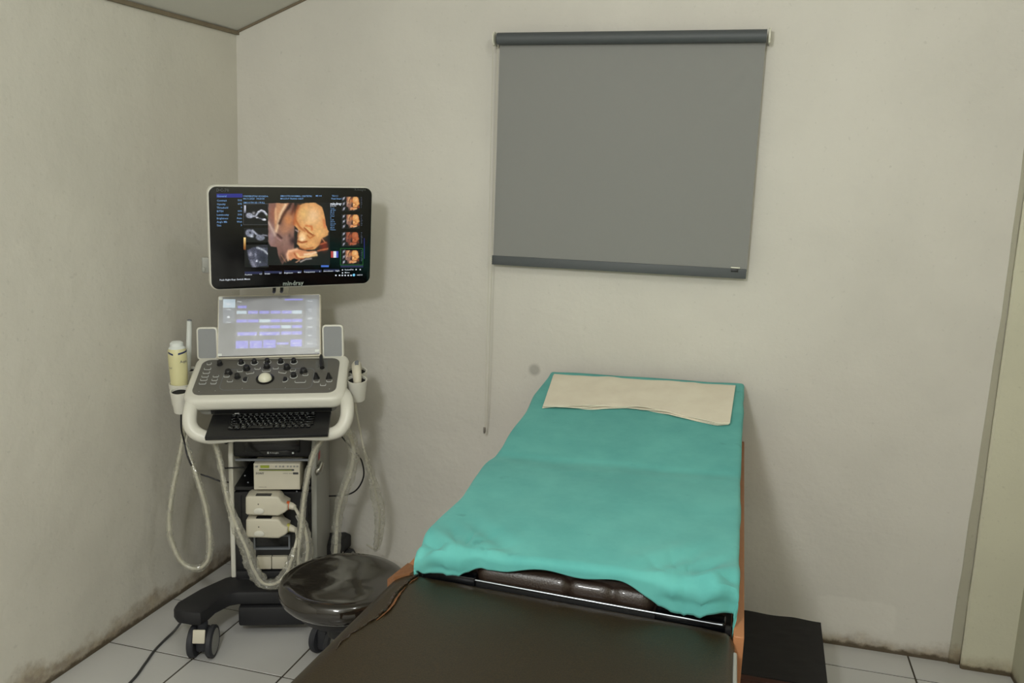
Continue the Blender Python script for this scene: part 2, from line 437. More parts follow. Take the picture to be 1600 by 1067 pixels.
# pillar at the right end of the back wall
def pillar():
    mb = MB(); b = bmesh.new()
    n = 26; x0, x1, d = 2.785, RX, .032
    hz = ceil_z(x0, 0)
    v, fc = [], []
    for i in range(n+1):
        z = (hz+.02)*i/n; w_ = .003*noise.noise(Vector((0, 3, z*6)))
        for p in ((x0+.004+w_, -.0005), (x0+w_, -d+.006), (x0+.006+w_, -d), (x1, -d), (x1, -.0005)): v.append((p[0], p[1], z))
    for i in range(n):
        for k in range(4): fc.append((i*5+k, i*5+k+1, (i+1)*5+k+1, (i+1)*5+k))
    fc.append((0, 1, 2, 3, 4)); fc.append(tuple(n*5+k for k in (4, 3, 2, 1, 0)))
    mb.add(v, fc, False); b.free()
    return tag(mb.build('wall_pillar', M['pillar']), kind='structure')
pillar()
# darker grey plaster joint, narrowing upwards, between the back wall and the pillar
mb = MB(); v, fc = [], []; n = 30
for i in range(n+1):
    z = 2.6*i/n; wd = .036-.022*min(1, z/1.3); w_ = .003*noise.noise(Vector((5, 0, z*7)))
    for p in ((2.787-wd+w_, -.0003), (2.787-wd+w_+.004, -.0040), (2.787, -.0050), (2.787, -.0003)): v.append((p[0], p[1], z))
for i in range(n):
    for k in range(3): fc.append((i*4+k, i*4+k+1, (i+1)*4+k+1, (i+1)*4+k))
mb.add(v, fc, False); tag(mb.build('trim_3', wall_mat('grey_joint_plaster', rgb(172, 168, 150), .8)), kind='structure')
# thin strips where walls meet the sloping ceiling
def strip(name, a, b, wd, hh, off):
    mb = MB(); d = Vector(b)-Vector(a); o = Vector(off).normalized()
    c = [Vector(a), Vector(b)]; up = Vector((0, 0, 1))
    v = []
    for p in c:
        for s_, h_ in ((0, 0), (wd, 0), (wd, -hh), (0, -hh)): v.append(tuple(p+o*s_+up*h_))
    mb.add(v, [(0, 1, 2, 3), (7, 6, 5, 4), (0, 4, 5, 1), (1, 5, 6, 2), (2, 6, 7, 3), (3, 7, 4, 0)], False)
    return tag(mb.build(name, M['trim']), kind='structure')
strip('trim_1', (.024, 0, ceil_z(.024, 0)-.001), (lx(YF, 2.05)+.004, YF, ceil_z(-.06, YF)-.001), .010, .013, (1, 0, 0))
strip('trim_2', (.024, -.001, ceil_z(.024, 0)-.001), (RX, -.001, ceil_z(RX, 0)-.001), .006, .008, (0, -1, 0))
# floor: grout bed and tiles
fl = MB().box((RX/2, YF/2, -.0302), (RX+.3, -YF+.3, .056)).build('floor', M['grout']); tag(fl, kind='structure')
T_ = .33; AX, AY, TA = .2796*1.1, -.7143*1.1, -.0097
base_tile = None
e1 = Vector((math.cos(TA), math.sin(TA))); e2 = Vector((-math.sin(TA), math.cos(TA)))
for i in range(-2, 9):
    for j in range(-12, 3):
        c = Vector((AX, AY)) + e1*(T_*(i+.5)) + e2*(T_*(j+.5))
        if c.x < -.26 or c.x > RX+.12 or c.y > .12 or c.y < YF-.1: continue
        if base_tile is None:
            base_tile = MB().box((0, 0, 0), (T_-.0062, T_-.0062, .008), bev=.0008, seg=1).build('tile', M['tile'], fl)
            o = base_tile
        else:
            o = base_tile.copy(); COL.objects.link(o)
        o.location = (c.x, c.y, -.004+random.uniform(-.0002, .0002)); o.rotation_euler = (random.uniform(-.0006, .0006), random.uniform(-.0006, .0006), TA)

# ================================================================== roller blind
def roller_blind():
    t = empty('roller_blind', (1.08, 0, 1.29), 0, 'grey fabric roller blind mounted on the back wall above the bed', 'blind')
    x0, x1, zt = 0.0, .893, .800
    # roller with the rolled fabric
    T = Matrix.Translation((x0, -.055, zt-.018)) @ Matrix.Rotation(math.radians(90), 4, 'Y')
    MB().lathe([(.0205, 0), (.0205, x1+.004)], 28, T=T).build('roller', M['fabric_dark'], t)
    # fabric hangs behind the roller
    mb = MB(); nx, nz = 40, 24; v, fc = [], []
    zb = .024
    for side in (0, 1):
        for j in range(nz+1):
            for i in range(nx+1):
                X_ = x0+.004+(x1-.002-x0)*i/nx - .0*j; Z_ = zt-.02+(zb-zt+.02)*j/nz
                y = -.040+.0012*math.sin(i*.5+j*.2)*j/nz - side*.0012
                v.append((X_, y, Z_))
    S = (nx+1)*(nz+1)
    for j in range(nz):
        for i in range(nx):
            a = j*(nx+1)+i
            fc.append((a, a+1, a+nx+2, a+nx+1)); fc.append((S+a, S+a+nx+1, S+a+nx+2, S+a+1))
    mb.add(v, fc, True); mb.build('blind_fabric', M['fabric'], t)
    b = MB(); b.box(((x0+x1)/2, -.0415, .016), (x1-x0+.002, .009, .033), bev=.002); b.build('bottom_rail', M['fabric_dark'], t)
    for xx in (x0-.010, x1+.014):
        k = MB(); k.box((xx, -.036, zt-.018), (.004, .070, .046), bev=.0018)
        Tb = Matrix.Translation((xx-.005, -.055, zt-.018)) @ Matrix.Rotation(math.radians(90), 4, 'Y')
        k.lathe([(.012, 0), (.024, .001), (.024, .006), (.010, .008)], 24, T=Tb)
        k.build('bracket', M['bracket'], t)
    k = MB(); k.box((x1-.036, -.047, .036), (.030, .004, .005), bev=.001); tag(k.build('maker_tag', M['bracket'], t), 'small white tag on the bottom rail')
    k = MB(); k.box((x1-.038, -.0463, .026), (.024, .002, .010), bev=.0008); k.build('tag_black_piece', M['black'], t)  # small black piece just below the white tag
    MB().box((x0-.004, -.0415, .020), (.010, .006, .008), bev=.001).build('rail_end_cap', M['bracket'], t)
    # bead chain, two strands
    for (xt, xb, y_) in ((-.013, -.004, -.068), (.003, .004, -.060)):
        pts = [(xt, y_, zt-.03), (xt*.8+xb*.2, y_+.002, .4), (xb-.001, y_, 0), (xb, y_+.003, -.35), (xb+(.001 if xt < 0 else -.003), y_+.006, -.585), (-.006, -.058, -.612)]
        mb = MB(); mb.tube(pts, .0011, 6, 10); 
        P = [Vector(p) for p in pts]
        for a in range(len(P)-1):
            n_ = max(1, int((P[a+1]-P[a]).length/.0072))
            for k_ in range(n_):
                q = P[a].lerp(P[a+1], k_/n_); 
                mb.add([(q.x+.0021*dx, q.y+.0021*dy, q.z+.0021*dz) for dx, dy, dz in ((1, 0, 0), (0, 1, 0), (-1, 0, 0), (0, -1, 0), (0, 0, 1), (0, 0, -1))],
                       [(0, 1, 4), (1, 2, 4), (2, 3, 4), (3, 0, 4), (1, 0, 5), (2, 1, 5), (3, 2, 5), (0, 3, 5)], True)
        mb.build('bead_chain', M['chain'], t)
    mb = MB(); mb.lathe([(.001, .016), (.004, .014), (.005, .004), (.0035, -.008), (.001, -.010)], 12, c=(-.006, -.058, -.625)); mb.build('chain_weight', M['steel'], t)
    return t
roller_blind()

# ================================================================== bed
BX0, BX1 = 1.325, 1.985
def bed_profile(y):
    """height of the mattress top along the bed"""
    if y < -.76: return .782 + .010*max(0, min(1, (y+1.38)/.5))
    k = (y+.76)/.70
    return .792 + .006*math.sin(0) + (.112*k)*(1 if k > .06 else k/.06)
def side_rise(x): return .018*(x-BX0)/(BX1-BX0)
def bed():
    t = empty('examination_bed', (1.64, -1.0, 0), 0, 'wooden examination bed with brown vinyl foot end under the teal sheet', 'bed')
    ox, oy = -1.64, 1.0
    def P(b): return b
    # side boards
    for (xc, yf) in ((1.289, -1.405), (2.004, -1.428)):
        b = MB().box((xc+ox, (yf-.03)/2+oy, .655), (.020, -.03-yf, .13), bev=.0015, seg=1)
        b.build('side_board', M['wood'], t)
    MB().box((1.645+ox, -.04+oy, .64), (.69, .018, .16), bev=.0015, seg=1).build('head_board', M['wood'], t)
    # deck
    MB().box((1.645+ox, -.71+oy, .665), (.690, 1.30, .05)).build('deck', M['blackm'], t)
    # mattress (thick cushion following the profile), dark leather
    mb = MB(); v, fc = [], []; nx, ny = 24, 50
    rows = []
    for j in range(ny+1):
        y = -1.365 + (1.365-.060)*j/ny
        for i in range(nx+1):
            s_ = i/nx; x = BX0+.008+(BX1-BX0-.016)*s_
            edge = min(1, min(i, nx-i)/2.0); ed2 = min(1, min(j, ny-j)/2.0)
            z = bed_profile(y)-.008+side_rise(x) - .018*(1-edge)**2 - .020*(1-ed2)**2
            v.append((x+ox, y+oy, z))
    n0 = len(v)
    for j in range(ny+1):
        y = -1.365 + (1.365-.060)*j/ny
        for i in range(nx+1):
            x = BX0+.008+(BX1-BX0-.016)*i/nx
            v.append((x+ox, y+oy+(.0 if j else .010), max(.692, bed_profile(y)-.10)))
    W_ = nx+1
    for j in range(ny):
        for i in range(nx):
            a = j*W_+i; fc.append((a, a+1, a+W_+1, a+W_)); a += n0; fc.append((a, a+W_, a+W_+1, a+1))
    for i in range(nx):
        fc.append((i, n0+i, n0+i+1, i+1)); a = ny*W_+i; fc.append((a, a+1, n0+a+1, n0+a))
    for j in range(ny):
        a = j*W_; fc.append((a, a+W_, n0+a+W_, n0+a)); a += nx; fc.append((a, n0+a, n0+a+W_, a+W_))
    mb.add(v, fc, True); mb.build('mattress', M['leather'], t)
    # bulging front roll of the mattress, with a seam
    mb = MB(); v, fc = [], []; nu, nv = 60, 12
    for i in range(nu+1):
        x = 1.452+(1.835-1.452)*i/nu
        e = min(1, min(i, nu-i)/4.0); e = math.sqrt(max(.02, e*(2-e)))
        seam = 1-.35*math.exp(-((x-1.655)/.006)**2)-.22*math.exp(-((x-1.742-.006)/.010)**2)
        for k in range(nv+1):
            a = math.radians(-80+170*k/nv)
            rr = .027*e*seam*(1+.03*noise.noise(Vector((x*22, k*.6, 2))))
            v.append((x+ox, -1.362-rr*.75*math.cos(a)+oy, (.739-.020*(x-1.45))+rr*1.0*math.sin(a)))
    for i in range(nu):
        for k in range(nv):
            a = i*(nv+1)+k; fc.append((a, a+1, a+nv+2, a+nv+1))
    mb.add(v, fc, True); tag(mb.build('front_roll', M['leather'], t), 'bulging dark brown leather front edge with seams')
    # black end blocks left and right of the roll
    for (a, b_, z) in ((1.335, 1.455, .728), (1.838, 1.978, .714)):
        MB().box(((a+b_)/2+ox, -1.376+oy, z), (b_-a, .034, .024), bev=.003).build('end_block', M['gblack'], t)
    # chrome strip
    mb = MB(); mb.tube([(1.355+ox, -1.387+oy, .7360), (1.66+ox, -1.391+oy, .7290), (1.972+ox, -1.394+oy, .7220)], .0026, 10, 6, flat=.8)
    mb.build('chrome_strip', M['chrome'], t)
    mb = MB(); mb.box((0, 0, 0), (.66, .012, .014), bev=.001, T=Matrix.Translation((1.660+ox, -1.380+oy, .716)) @ Matrix.Rotation(-.012, 4, 'Z') @ Matrix.Rotation(.025, 4, 'Y'))
    mb.build('strip_backing', M['dark'], t)
    # foot section: slab with rounded left edge
    yb0, yb1, yf = -1.390, -1.396, -2.12
    z1 = .712
    FT = lambda x: .020-.015*(x-1.27)/.73
    v, fc = [], []
    nyy = 40
    sec = [(1.279, -.055), (1.276, -.030)]
    for k in range(9):
        a = math.radians(180-90*k/8); sec.append((1.318+.043*math.cos(a), -.026+.026*math.sin(a)))
    for k in range(1, 14): sec.append((1.318+(1.975-1.318)*k/14, 0))
    for k in range(7):
        a = math.radians(90-90*k/6); sec.append((1.980+.018*math.cos(a), -.018+.018*math.sin(a)))
    sec += [(1.998, -.055)]
    for j in range(nyy+1):
        q = j/nyy
        for (x, dz) in sec:
            s_ = (x-1.27)/.73
            yb = yb0+(yb1-yb0)*s_
            # rounded back corners
            cr = max(0, 1-min(x-1.272, 2.000-x)/.035); yb -= .030*cr*cr
            y = yb+(yf-yb)*q
            shx = -.028*q*(1-s_)
            back = max(0, 1-(yb-y)/.012); bz = -.008*back**2
            v.append((x+shx+ox, y+oy, z1+dz+bz+FT(x)))
    n = len(sec)
    for j in range(nyy):
        for i in range(n-1):
            a = j*n+i; fc.append((a, a+n, a+n+1, a+1))
    fc.append(tuple(range(n))); fc.append(tuple(nyy*n+i for i in range(n))[::-1])
    for j in range(nyy): fc.append((j*n, j*n+n-1, (j+1)*n+n-1, (j+1)*n))
    mb = MB(); mb.add(v, fc, True)
    ft = mb.build('foot_section', M['brown'], t); tag(ft, 'dark brown vinyl covered foot end with rounded edges')
    # worn tear along the left edge: crumpled dark ridge with bare tan backing
    random.seed(8)
    pts, rr = [], []
    for k in range(22):
        q = k/21; y = -1.405-.33*q
        pts.append((1.328-.026*q-.008*math.sin(q*9)+random.uniform(-.002, .002)+ox, y+oy, z1+.0185+random.uniform(-.0012, .0012))); rr.append((.0065*(1-q)**.7+.0012))
    mb = MB(); mb.tube(pts, rr, 8, 3, flat=.45, wob=.9); tag(mb.build('torn_seam', M['torn'], t), 'worn dark crease in the vinyl')
    for (q0, q1, wd) in ((.18, .62, .010), (.02, .12, .006)):
        pts, rr = [], []
        for k in range(12):
            q = q0+(q1-q0)*k/11; y = -1.405-.33*q
            pts.append((1.3345-.022*q-.006*math.sin(q*9)+ox+random.uniform(-.001, .001), y+oy, z1+.0190)); rr.append(.0012+wd*.5*math.sin(math.pi*(k+.5)/12))
        mb = MB(); mb.tube(pts, rr, 8, 3, flat=.30, wob=.6); tag(mb.build('bare_backing', M['worn'], t), 'tan backing showing through the tear')
    mb = MB(); mb.add([(1.262+ox, -1.412+oy, .716), (1.283+ox, -1.345+oy, .728), (1.318+ox, -1.372+oy, .7345), (1.312+ox, -1.408+oy, .7345), (1.285+ox, -1.428+oy, .732),
                       (1.262+ox, -1.412+oy, .672), (1.283+ox, -1.345+oy, .672), (1.318+ox, -1.372+oy, .672), (1.312+ox, -1.408+oy, .672), (1.285+ox, -1.428+oy, .672)],
                      [(4, 3, 2, 1, 0), (5, 6, 7, 8, 9), (0, 1, 6, 5), (1, 2, 7, 6), (2, 3, 8, 7), (3, 4, 9, 8), (4, 0, 5, 9)], False)
    tag(mb.build('corner_block', M['worn'], t), 'bare tan wooden corner')
    # piping on the right edge
    mb = MB(); mb.tube([(1.9975+ox, -1.47+oy, .705), (2.0005+ox, -1.8+oy, .705), (2.001+ox, -2.11+oy, .705)], .0045, 8, 4); mb.build('piping', M['shell'], t)
    # foot frame and legs
    MB().box((1.645+ox, -1.745+oy, .63), (.68, .66, .05)).build('foot_panel', M['redwood'], t)
    for xx in (1.33, 1.975):
        MB().box((xx+ox, -.92+oy, .52), (.03, 1.70, .12), bev=.002, seg=1).build('side_rail', M['redwood'], t)
    for yy in (-.09, -2.04):
        MB().box((1.65+ox, yy+oy, .52), (.62, .03, .12), bev=.002, seg=1).build('end_rail', M['redwood'], t)
    leg = MB().box((0, 0, .305), (.055, .055, .61), bev=.003, seg=1).build('leg', M['redwood'], t)
    for k, (xx, yy) in enumerate(((1.335, -.10), (1.972, -.10), (1.345, -2.03), (1.968, -2.03), (1.33, -1.38), (1.985, -1.385))):
        o = leg if k == 0 else leg.copy()
        if k: COL.objects.link(o)
        o.location = (xx+ox, yy+oy, 0)
    return t
M['torn'] = mat('cracked_dark_vinyl', rgb(46, 32, 20), .3, var=.4, scale=60, bump=.5, bscale=120, coat=.4)
M['worn'] = mat('bare_tan_wood', rgb(122, 80, 48), .55, var=.3, scale=50, bump=.2, bscale=100)
bed()

# teal sheet
def sheet():
    nx, ny = 120, 210
    YB, YFm = -.052, -1.372
    drop = .085
    U0 = -.052; U1 = 1+.052
    wid = BX1-BX0
    def fold(x, s): return math.exp(-((x)/s)**2)
    v, fc = [], []
    for j in range(ny+1):
        tj = j/ny
        for i in range(nx+1):
            # path coordinate across: hangs a little at both sides
            a = -.060+(wid+.120)*i/nx
            # along: head to front, then over the front edge
            b = tj*(abs(YFm-YB)+.082)
            x = BX0+min(max(a, 0), wid); over = max(0, -a, a-wid)
            y = YB-min(b, abs(YFm-YB)); front = max(0, b-abs(YFm-YB))
            s_ = (x-BX0)/wid
            z = bed_profile(y)+side_rise(x)+.003
            # gentle waves in the cloth
            n1 = noise.noise(Vector((x*5, y*4, 1.3))); n2 = noise.noise(Vector((x*13, y*9, 4.1)))
            z += .0035*n1+.0012*n2+.0035
            # soft crease where the head part starts to rise
            z += .0015*fold(y+.79+.02*math.sin(s_*4), .03)
            # side: round over and hang down
            if over > 0:
                sgn = -1 if a < 0 else 1
                rr = .012; ang = min(over/rr, math.pi/2)
                x += sgn*rr*math.sin(ang)*.9; z -= rr*(1-math.cos(ang))+max(0, over-rr*math.pi/2)
                x += sgn*(.004*noise.noise(Vector((y*11, 2.2, over*20)))*min(1, over/.02)+ .002)
                x += -sgn*.012*max(0, over-.02)/.04*.6
            # front: round over; length of the hang depends on place
            if front > 0:
                hl = 1.0
                L_ = fold(s_-.10, .13); Rr = fold(s_-.90, .15)
                hangs = .020 + .030*min(1, L_*1.1) + .048*min(1, Rr*1.15) + .004*math.sin(s_*26)
                fr = front/.082*hangs*1.0 + (.012 if front > 0 else 0)*min(1, front/.01)
                rr = .016; ang = min(fr/rr, math.pi/2)
                y -= rr*math.sin(ang); z -= rr*(1-math.cos(ang))+max(0, fr-rr*math.pi/2)
                puff = .017*(fold(s_-.06, .07)+fold(s_-.145, .035)*.6) + .020*(fold(s_-.93, .07)+.7*fold(s_-.83, .04))
                y -= puff*math.sin(min(1, fr/.05)*math.pi*.75)
            # bunched folds near the front corners
            d = abs(y-YFm)
            for (cx, cw, sg, ph) in ((.10, .16, 1, .3), (.90, .15, -1, 1.9)):
                k = fold(s_-cx, cw)*math.exp(-(d/.10)**2)
                if k > .01:
                    q = (s_-cx)*15*sg+(d)*22
                    z += k*(.0105*math.sin(q*1.3+ph)+.0065*math.sin(q*2.7+1+ph))
                    y -= k*.007*math.sin(q*2.1+ph)
                    rd = math.atan2(s_-cx-.05*sg, d+.03)*5.5+ph
                    z -= k*.0075*max(0, 1-abs(math.sin(rd))*1.5)*min(1, math.hypot((s_-cx-.05*sg)*.66, d+.03)/.07)**2
            # general wrinkles
            z += .0018*noise.ridged_multi_fractal(Vector((x*3.0+y*2.2, y*3.2-x, 7)), 1, 2, 3, 1, 2)*math.exp(-((y+1.28)/.16)**2)
            # bulge on the left third where the cloth bunches beside the mattress
            if a < 0: x -= .014*math.exp(-((y+.80)/.09)**2)+.004*math.sin(y*19)
            v.append((x, y, z))
    W_ = nx+1
    for j in range(ny):
        for i in range(nx):
            a = j*W_+i; fc.append((a, a+W_, a+W_+1, a+1))
    mb = MB(); mb.add(v, fc, True)
    o = mb.build('bed_sheet', M['sheet'])
    md = o.modifiers.new('thickness', 'SOLIDIFY'); md.thickness = .002; md.offset = 0
    return tag(o, 'teal cotton sheet covering the mattress of the examination bed', 'sheet')
sheet()

# folded cream towel at the head end
def towel():
    # corners on the sloped head part, as world x,y
    def surf(x, y): return bed_profile(max(-1.3, min(-.06, y)))+side_rise(x)+.010
    root = empty('folded_towel', (1.66, -.2, surf(1.66, -.2)), 0, 'folded cream towel laid over the head end of the teal sheet', 'towel')
    ox, oy, oz = -1.66, .2, -surf(1.66, -.2)
    for lay in range(3):
        nx, ny = 70, 22; v, fc = [], []
        z_off = .0035*lay
        for side in (0, 1):
            for j in range(ny+1):
                for i in range(nx+1):
                    s_ = i/nx; t_ = j/ny
                    # lower edge curves down towards the right
                    low = float(np.interp(s_, (0, .16, .33, .5, .64, .8, .94, 1), (-.392, -.380, -.356, -.345, -.358, -.394, -.430, -.418)))
                    low += .003*(2-lay)*math.sin(s_*15+lay*2)
                    top = -.078-.003*lay
                    y = top+(low-top)*t_
                    x = 1.336+(1.967-1.336)*s_ + .032*t_*(1-s_) - .010*t_*s_ + .002*(lay-1)
                    z = surf(x, y)+z_off+.0022*noise.noise(Vector((x*14, y*14, lay)))+(.0022 if side else 0)
                    fold_ = math.exp(-((s_-.34+.2*t_)/.05)**2)*.003+math.exp(-((s_-.78+.1*t_)/.03)**2)*.0018
                    z += fold_
                    if t_ > .9: z += .0025*math.sin(s_*19+lay*1.7)*(t_-.9)*10*.8+.001
                    if t_ < .08: z -= .010*(1-t_/.08)**2
                    v.append((x+ox, y+oy, z+oz))
        S = (nx+1)*(ny+1)
        for j in range(ny):
            for i in range(nx):
                a = j*(nx+1)+i
                fc.append((a+nx+1, a+nx+2, a+1, a)); fc.append((S+a, S+a+1, S+a+nx+2, S+a+nx+1))
        per = [i for i in range(nx+1)]+[j*(nx+1)+nx for j in range(1, ny+1)]+[ny*(nx+1)+i for i in range(nx-1, -1, -1)]+[j*(nx+1) for j in range(ny-1, 0, -1)]
        for k in range(len(per)):
            a, b_ = per[k], per[(k+1) % len(per)]; fc.append((a, b_, S+b_, S+a))
        MB().add(v, fc, True).build('towel_layer', M['towel'], root)
    return root
towel()

# ================================================================== step stool right of the bed
def step():
    t = empty('step_stool', (2.165, -.49, 0), 0, 'low bed step covered by a black rubber mat right of the bed', 'step stool')
    mb = MB(); v, fc = [], []; nx, ny = 16, 16
    for sgn in (0, 1):
        for j in range(ny+1):
            for i in range(nx+1):
                x = -.135+.262*i/nx + .012*(j/ny)*(-1 if i == nx else -1); y = .195-.39*j/ny
                z = .222+.0015*noise.noise(Vector((x*20, y*20, 0)))-.004*sgn
                y += .004*math.sin(i*.7)*(1 if j == 0 else 0)-.012*(i/nx)*0
                v.append((x, y, z))
    S = (nx+1)*(ny+1)
    for j in range(ny):
        for i in range(nx):
            a = j*(nx+1)+i
            fc.append((a+nx+1, a+nx+2, a+1, a)); fc.append((S+a, S+a+1, S+a+nx+2, S+a+nx+1))
    per = [i for i in range(nx+1)]+[j*(nx+1)+nx for j in range(1, ny+1)]+[ny*(nx+1)+i for i in range(nx-1, -1, -1)]+[j*(nx+1) for j in range(ny-1, 0, -1)]
    for k in range(len(per)):
        a, b_ = per[k], per[(k+1) % len(per)]; fc.append((a, b_, S+b_, S+a))
    mb.add(v, fc, False); mb.build('rubber_mat', M['mat'], t)
    MB().box((-.010, 0, .208), (.235, .375, .018), bev=.002, seg=1).build('step_top', M['redwood'], t)
    leg = MB().box((0, 0, .1), (.03, .03, .2), bev=.002, seg=1).build('leg', M['redwood'], t)
    for k, (xx, yy) in enumerate(((-.105, -.165), (.085, -.165), (-.105, .165), (.085, .165))):
        o = leg if k == 0 else leg.copy()
        if k: COL.objects.link(o)
        o.location = (xx, yy, 0)
    for yy in (-.165, .165):
        MB().box((-.01, yy, .17), (.17, .018, .05)).build('apron', M['redwood'], t)
step()

# ================================================================== round stool
def stool():
    t = empty('round_stool', (.985, -1.055, 0), .10, 'round stool with glossy black vinyl seat between the ultrasound machine and the bed', 'stool')
    R_ = .172; z = .515
    prof = [(.002, z-.008), (.06, z-.007), (.11, z-.004), (.140, z-.001), (.158, z-.001), (.167, z-.007), (R_, z-.019), (R_, z-.034), (R_-.004, z-.046), (R_-.016, z-.058), (R_-.030, z-.066), (.06, z-.068), (.002, z-.068)]
    mb = MB(); n = 72; v, fc = [], []
    for k, (rr, zz) in enumerate(prof):
        for i in range(n):
            a = 2*math.pi*i/n
            dz = (.0028*noise.noise(Vector((rr*math.cos(a)*11, rr*math.sin(a)*11, 5))) if k < 5 else 0)
            r_ = rr*(1+(.010*noise.noise(Vector((math.cos(a)*6, math.sin(a)*6, zz*30))) if 5 < k < 10 else 0))
            v.append((r_*math.cos(a), r_*math.sin(a), zz+dz))
    for k in range(len(prof)-1):
        for i in range(n): fc.append((k*n+i, (k+1)*n+i, (k+1)*n+(i+1) % n, k*n+(i+1) % n))
    fc.append(tuple(range(n))); fc.append(tuple((len(prof)-1)*n+i for i in range(n))[::-1])
    mb.add(v, fc, True); mb.build('seat', M['vinylb'], t)
    MB().lathe([(.112, z-.098), (.122, z-.092), (.140, z-.064)], 40).build('seat_pan', M['blackm'], t)
    mb = MB(); mb.lathe([(.030, .12), (.030, .27), (.022, .28), (.022, z-.11)], 20); mb.build('column', M['steel'], t)
    mb = MB(); mb.lathe([(.045, z-.16), (.05, z-.112)], 20); mb.build('hub', M['blackm'], t)
    mb = MB(); mb.lathe([(.048, .085), (.05, .10), (.036, .125)], 20); mb.build('base_hub', M['blackm'], t)
    wheel = None
    for k in range(5):
        a = 2*math.pi*k/5+.25
        c, s_ = math.cos(a), math.sin(a)
        mb = MB(); mb.tube([(0.03*c, .03*s_, .108), (.13*c, .13*s_, .094), (.225*c, .225*s_, .070)], [.022, .019, .014], 8, 4, flat=.8)
        mb.build('base_arm', M['blackm'], t)
        if wheel is None:
            mb = MB()
            for sy in (-.013, .013):
                mb.lathe([(.012, -.006), (.022, -.006), (.0245, -.003), (.0245, .003), (.022, .006), (.012, .006)], 20, T=Matrix.Translation((0, sy, .0245)) @ Matrix.Rotation(math.radians(90), 4, 'X'))
            mb.lathe([(.006, .02), (.006, .062)], 10); mb.box((0, 0, .042), (.022, .012, .022), bev=.004)
            wheel = mb.build('caster', M['rubber'], t); o = wheel
        else:
            o = wheel.copy(); COL.objects.link(o)
        o.location = (.222*c, .222*s_, 0); o.rotation_euler = (0, 0, a+.9)
stool()

# ================================================================== ultrasound machine
MO = Vector((.343, -.209, 0)); MY = .36
def frame(a, b, z, yaw=0, tilt=0, roll=0):
    """x right, y up, z towards the viewer; a right, b forward, z height in machine coordinates"""
    n = Vector((math.sin(yaw), -math.cos(yaw), 0)); right = Vector((math.cos(yaw), math.sin(yaw), 0))
    up = Vector((0, 0, 1))*math.cos(tilt)-n*math.sin(tilt)
    R2 = right*math.cos(roll)+up*math.sin(roll); U2 = up*math.cos(roll)-right*math.sin(roll); N2 = R2.cross(U2)
    m_ = Matrix.Identity(4)
    for i in range(3): m_[i][0] = R2[i]; m_[i][1] = U2[i]; m_[i][2] = N2[i]
    m_[0][3], m_[1][3], m_[2][3] = a, -b, z
    return m_
TF = frame(0, 0, 0)            # (a, z, b) -> machine
def mthing(name, a, b, z, label, cat, group=None):
    p = MO+Vector((math.cos(MY)*a+math.sin(MY)*b, math.sin(MY)*a-math.cos(MY)*b, z))
    t = empty(name, p, MY, label, cat, group)
    return t, Matrix.Translation((-a, b, -z))
UM = empty('ultrasound_machine', MO, MY, 'white and black wheeled ultrasound machine with two screens in the room corner', 'ultrasound machine')

# ---- base, casters
left = [(0, .24), (-.11, .24), (-.17, .275), (-.235, .36), (-.285, .455), (-.287, .49), (-.270, .515), (-.215, .535), (-.190, .535), (-.172, .50), (-.160, .455), (-.125, .405), (-.10, .395), (0, .395)]
right_ = [(-x, b) for x, b in left[::-1]]
mb = MB(); mb.prism([(x-.015, -b) for x, b in left+right_[1:-1]], .050, .118, bev=.012); mb.build('front_base', M['blackm'], UM)
mb = MB(); mb.box((-.012, -.12, .135), (.24, .36, .075), bev=.012)
for s_ in (-1, 1): mb.prism([(-.012+s_*.05, .0), (-.012+s_*.05, .10), (-.012+s_*.12, .140), (-.012+s_*.21, .150), (-.012+s_*.235, .125), (-.012+s_*.20, .03), (-.012+s_*.11, -.02)][::s_], .06, .10, bev=.010)
mb.build('rear_base', M['blackm'], UM)
mb = MB(); mb.box((.0, -.345, .078), (.23, .11, .070), bev=.008); mb.build('brake_box', M['blackm'], UM)
def caster(loc, yaw):
    h = MB()
    h.lathe([(.017, .098), (.017, .122)], 16)
    h.box((0, .004, .062), (.036, .062, .070), bev=.008)
    c_ = h.build('caster', M['rubber'], UM); c_.location = loc; c_.rotation_euler = (0, 0, yaw)
    for sx in (-1, 1):
        Tw = Matrix.Translation((sx*.030, 0, .054)) @ Matrix.Rotation(math.radians(90)*sx, 4, 'Y')
        MB().lathe([(.036, -.011), (.049, -.011), (.0535, -.006), (.0535, .006), (.050, .010), (.044, .0115), (.043, .009)], 32, T=Tw).build('wheel', M['rubber'], c_)
        MB().lathe([(.001, .0108), (.043, .0098)], 28, T=Tw).build('hub_cap', M['shell'], c_)
    p = MB(); p.box((0, 0, 0), (.040, .008, .044), bev=.003, T=Matrix.Translation((0, -.040, .092)) @ Matrix.Rotation(-.25, 4, 'X'))
    p.build('brake_pedal', M['cream'], c_)
    return c_
c0 = caster((-.205, -.512, 0), -.06)
for (xx, yy, zr) in ((.20, -.512, 2.6), (-.20, .095, .4), (.19, .095, -.3)):
    c_ = c0.copy(); COL.objects.link(c_); c_.location = (xx, yy, 0); c_.rotation_euler = (0, 0, zr)
    for g in c0.children:
        d = g.copy(); COL.objects.link(d); d.parent = c_

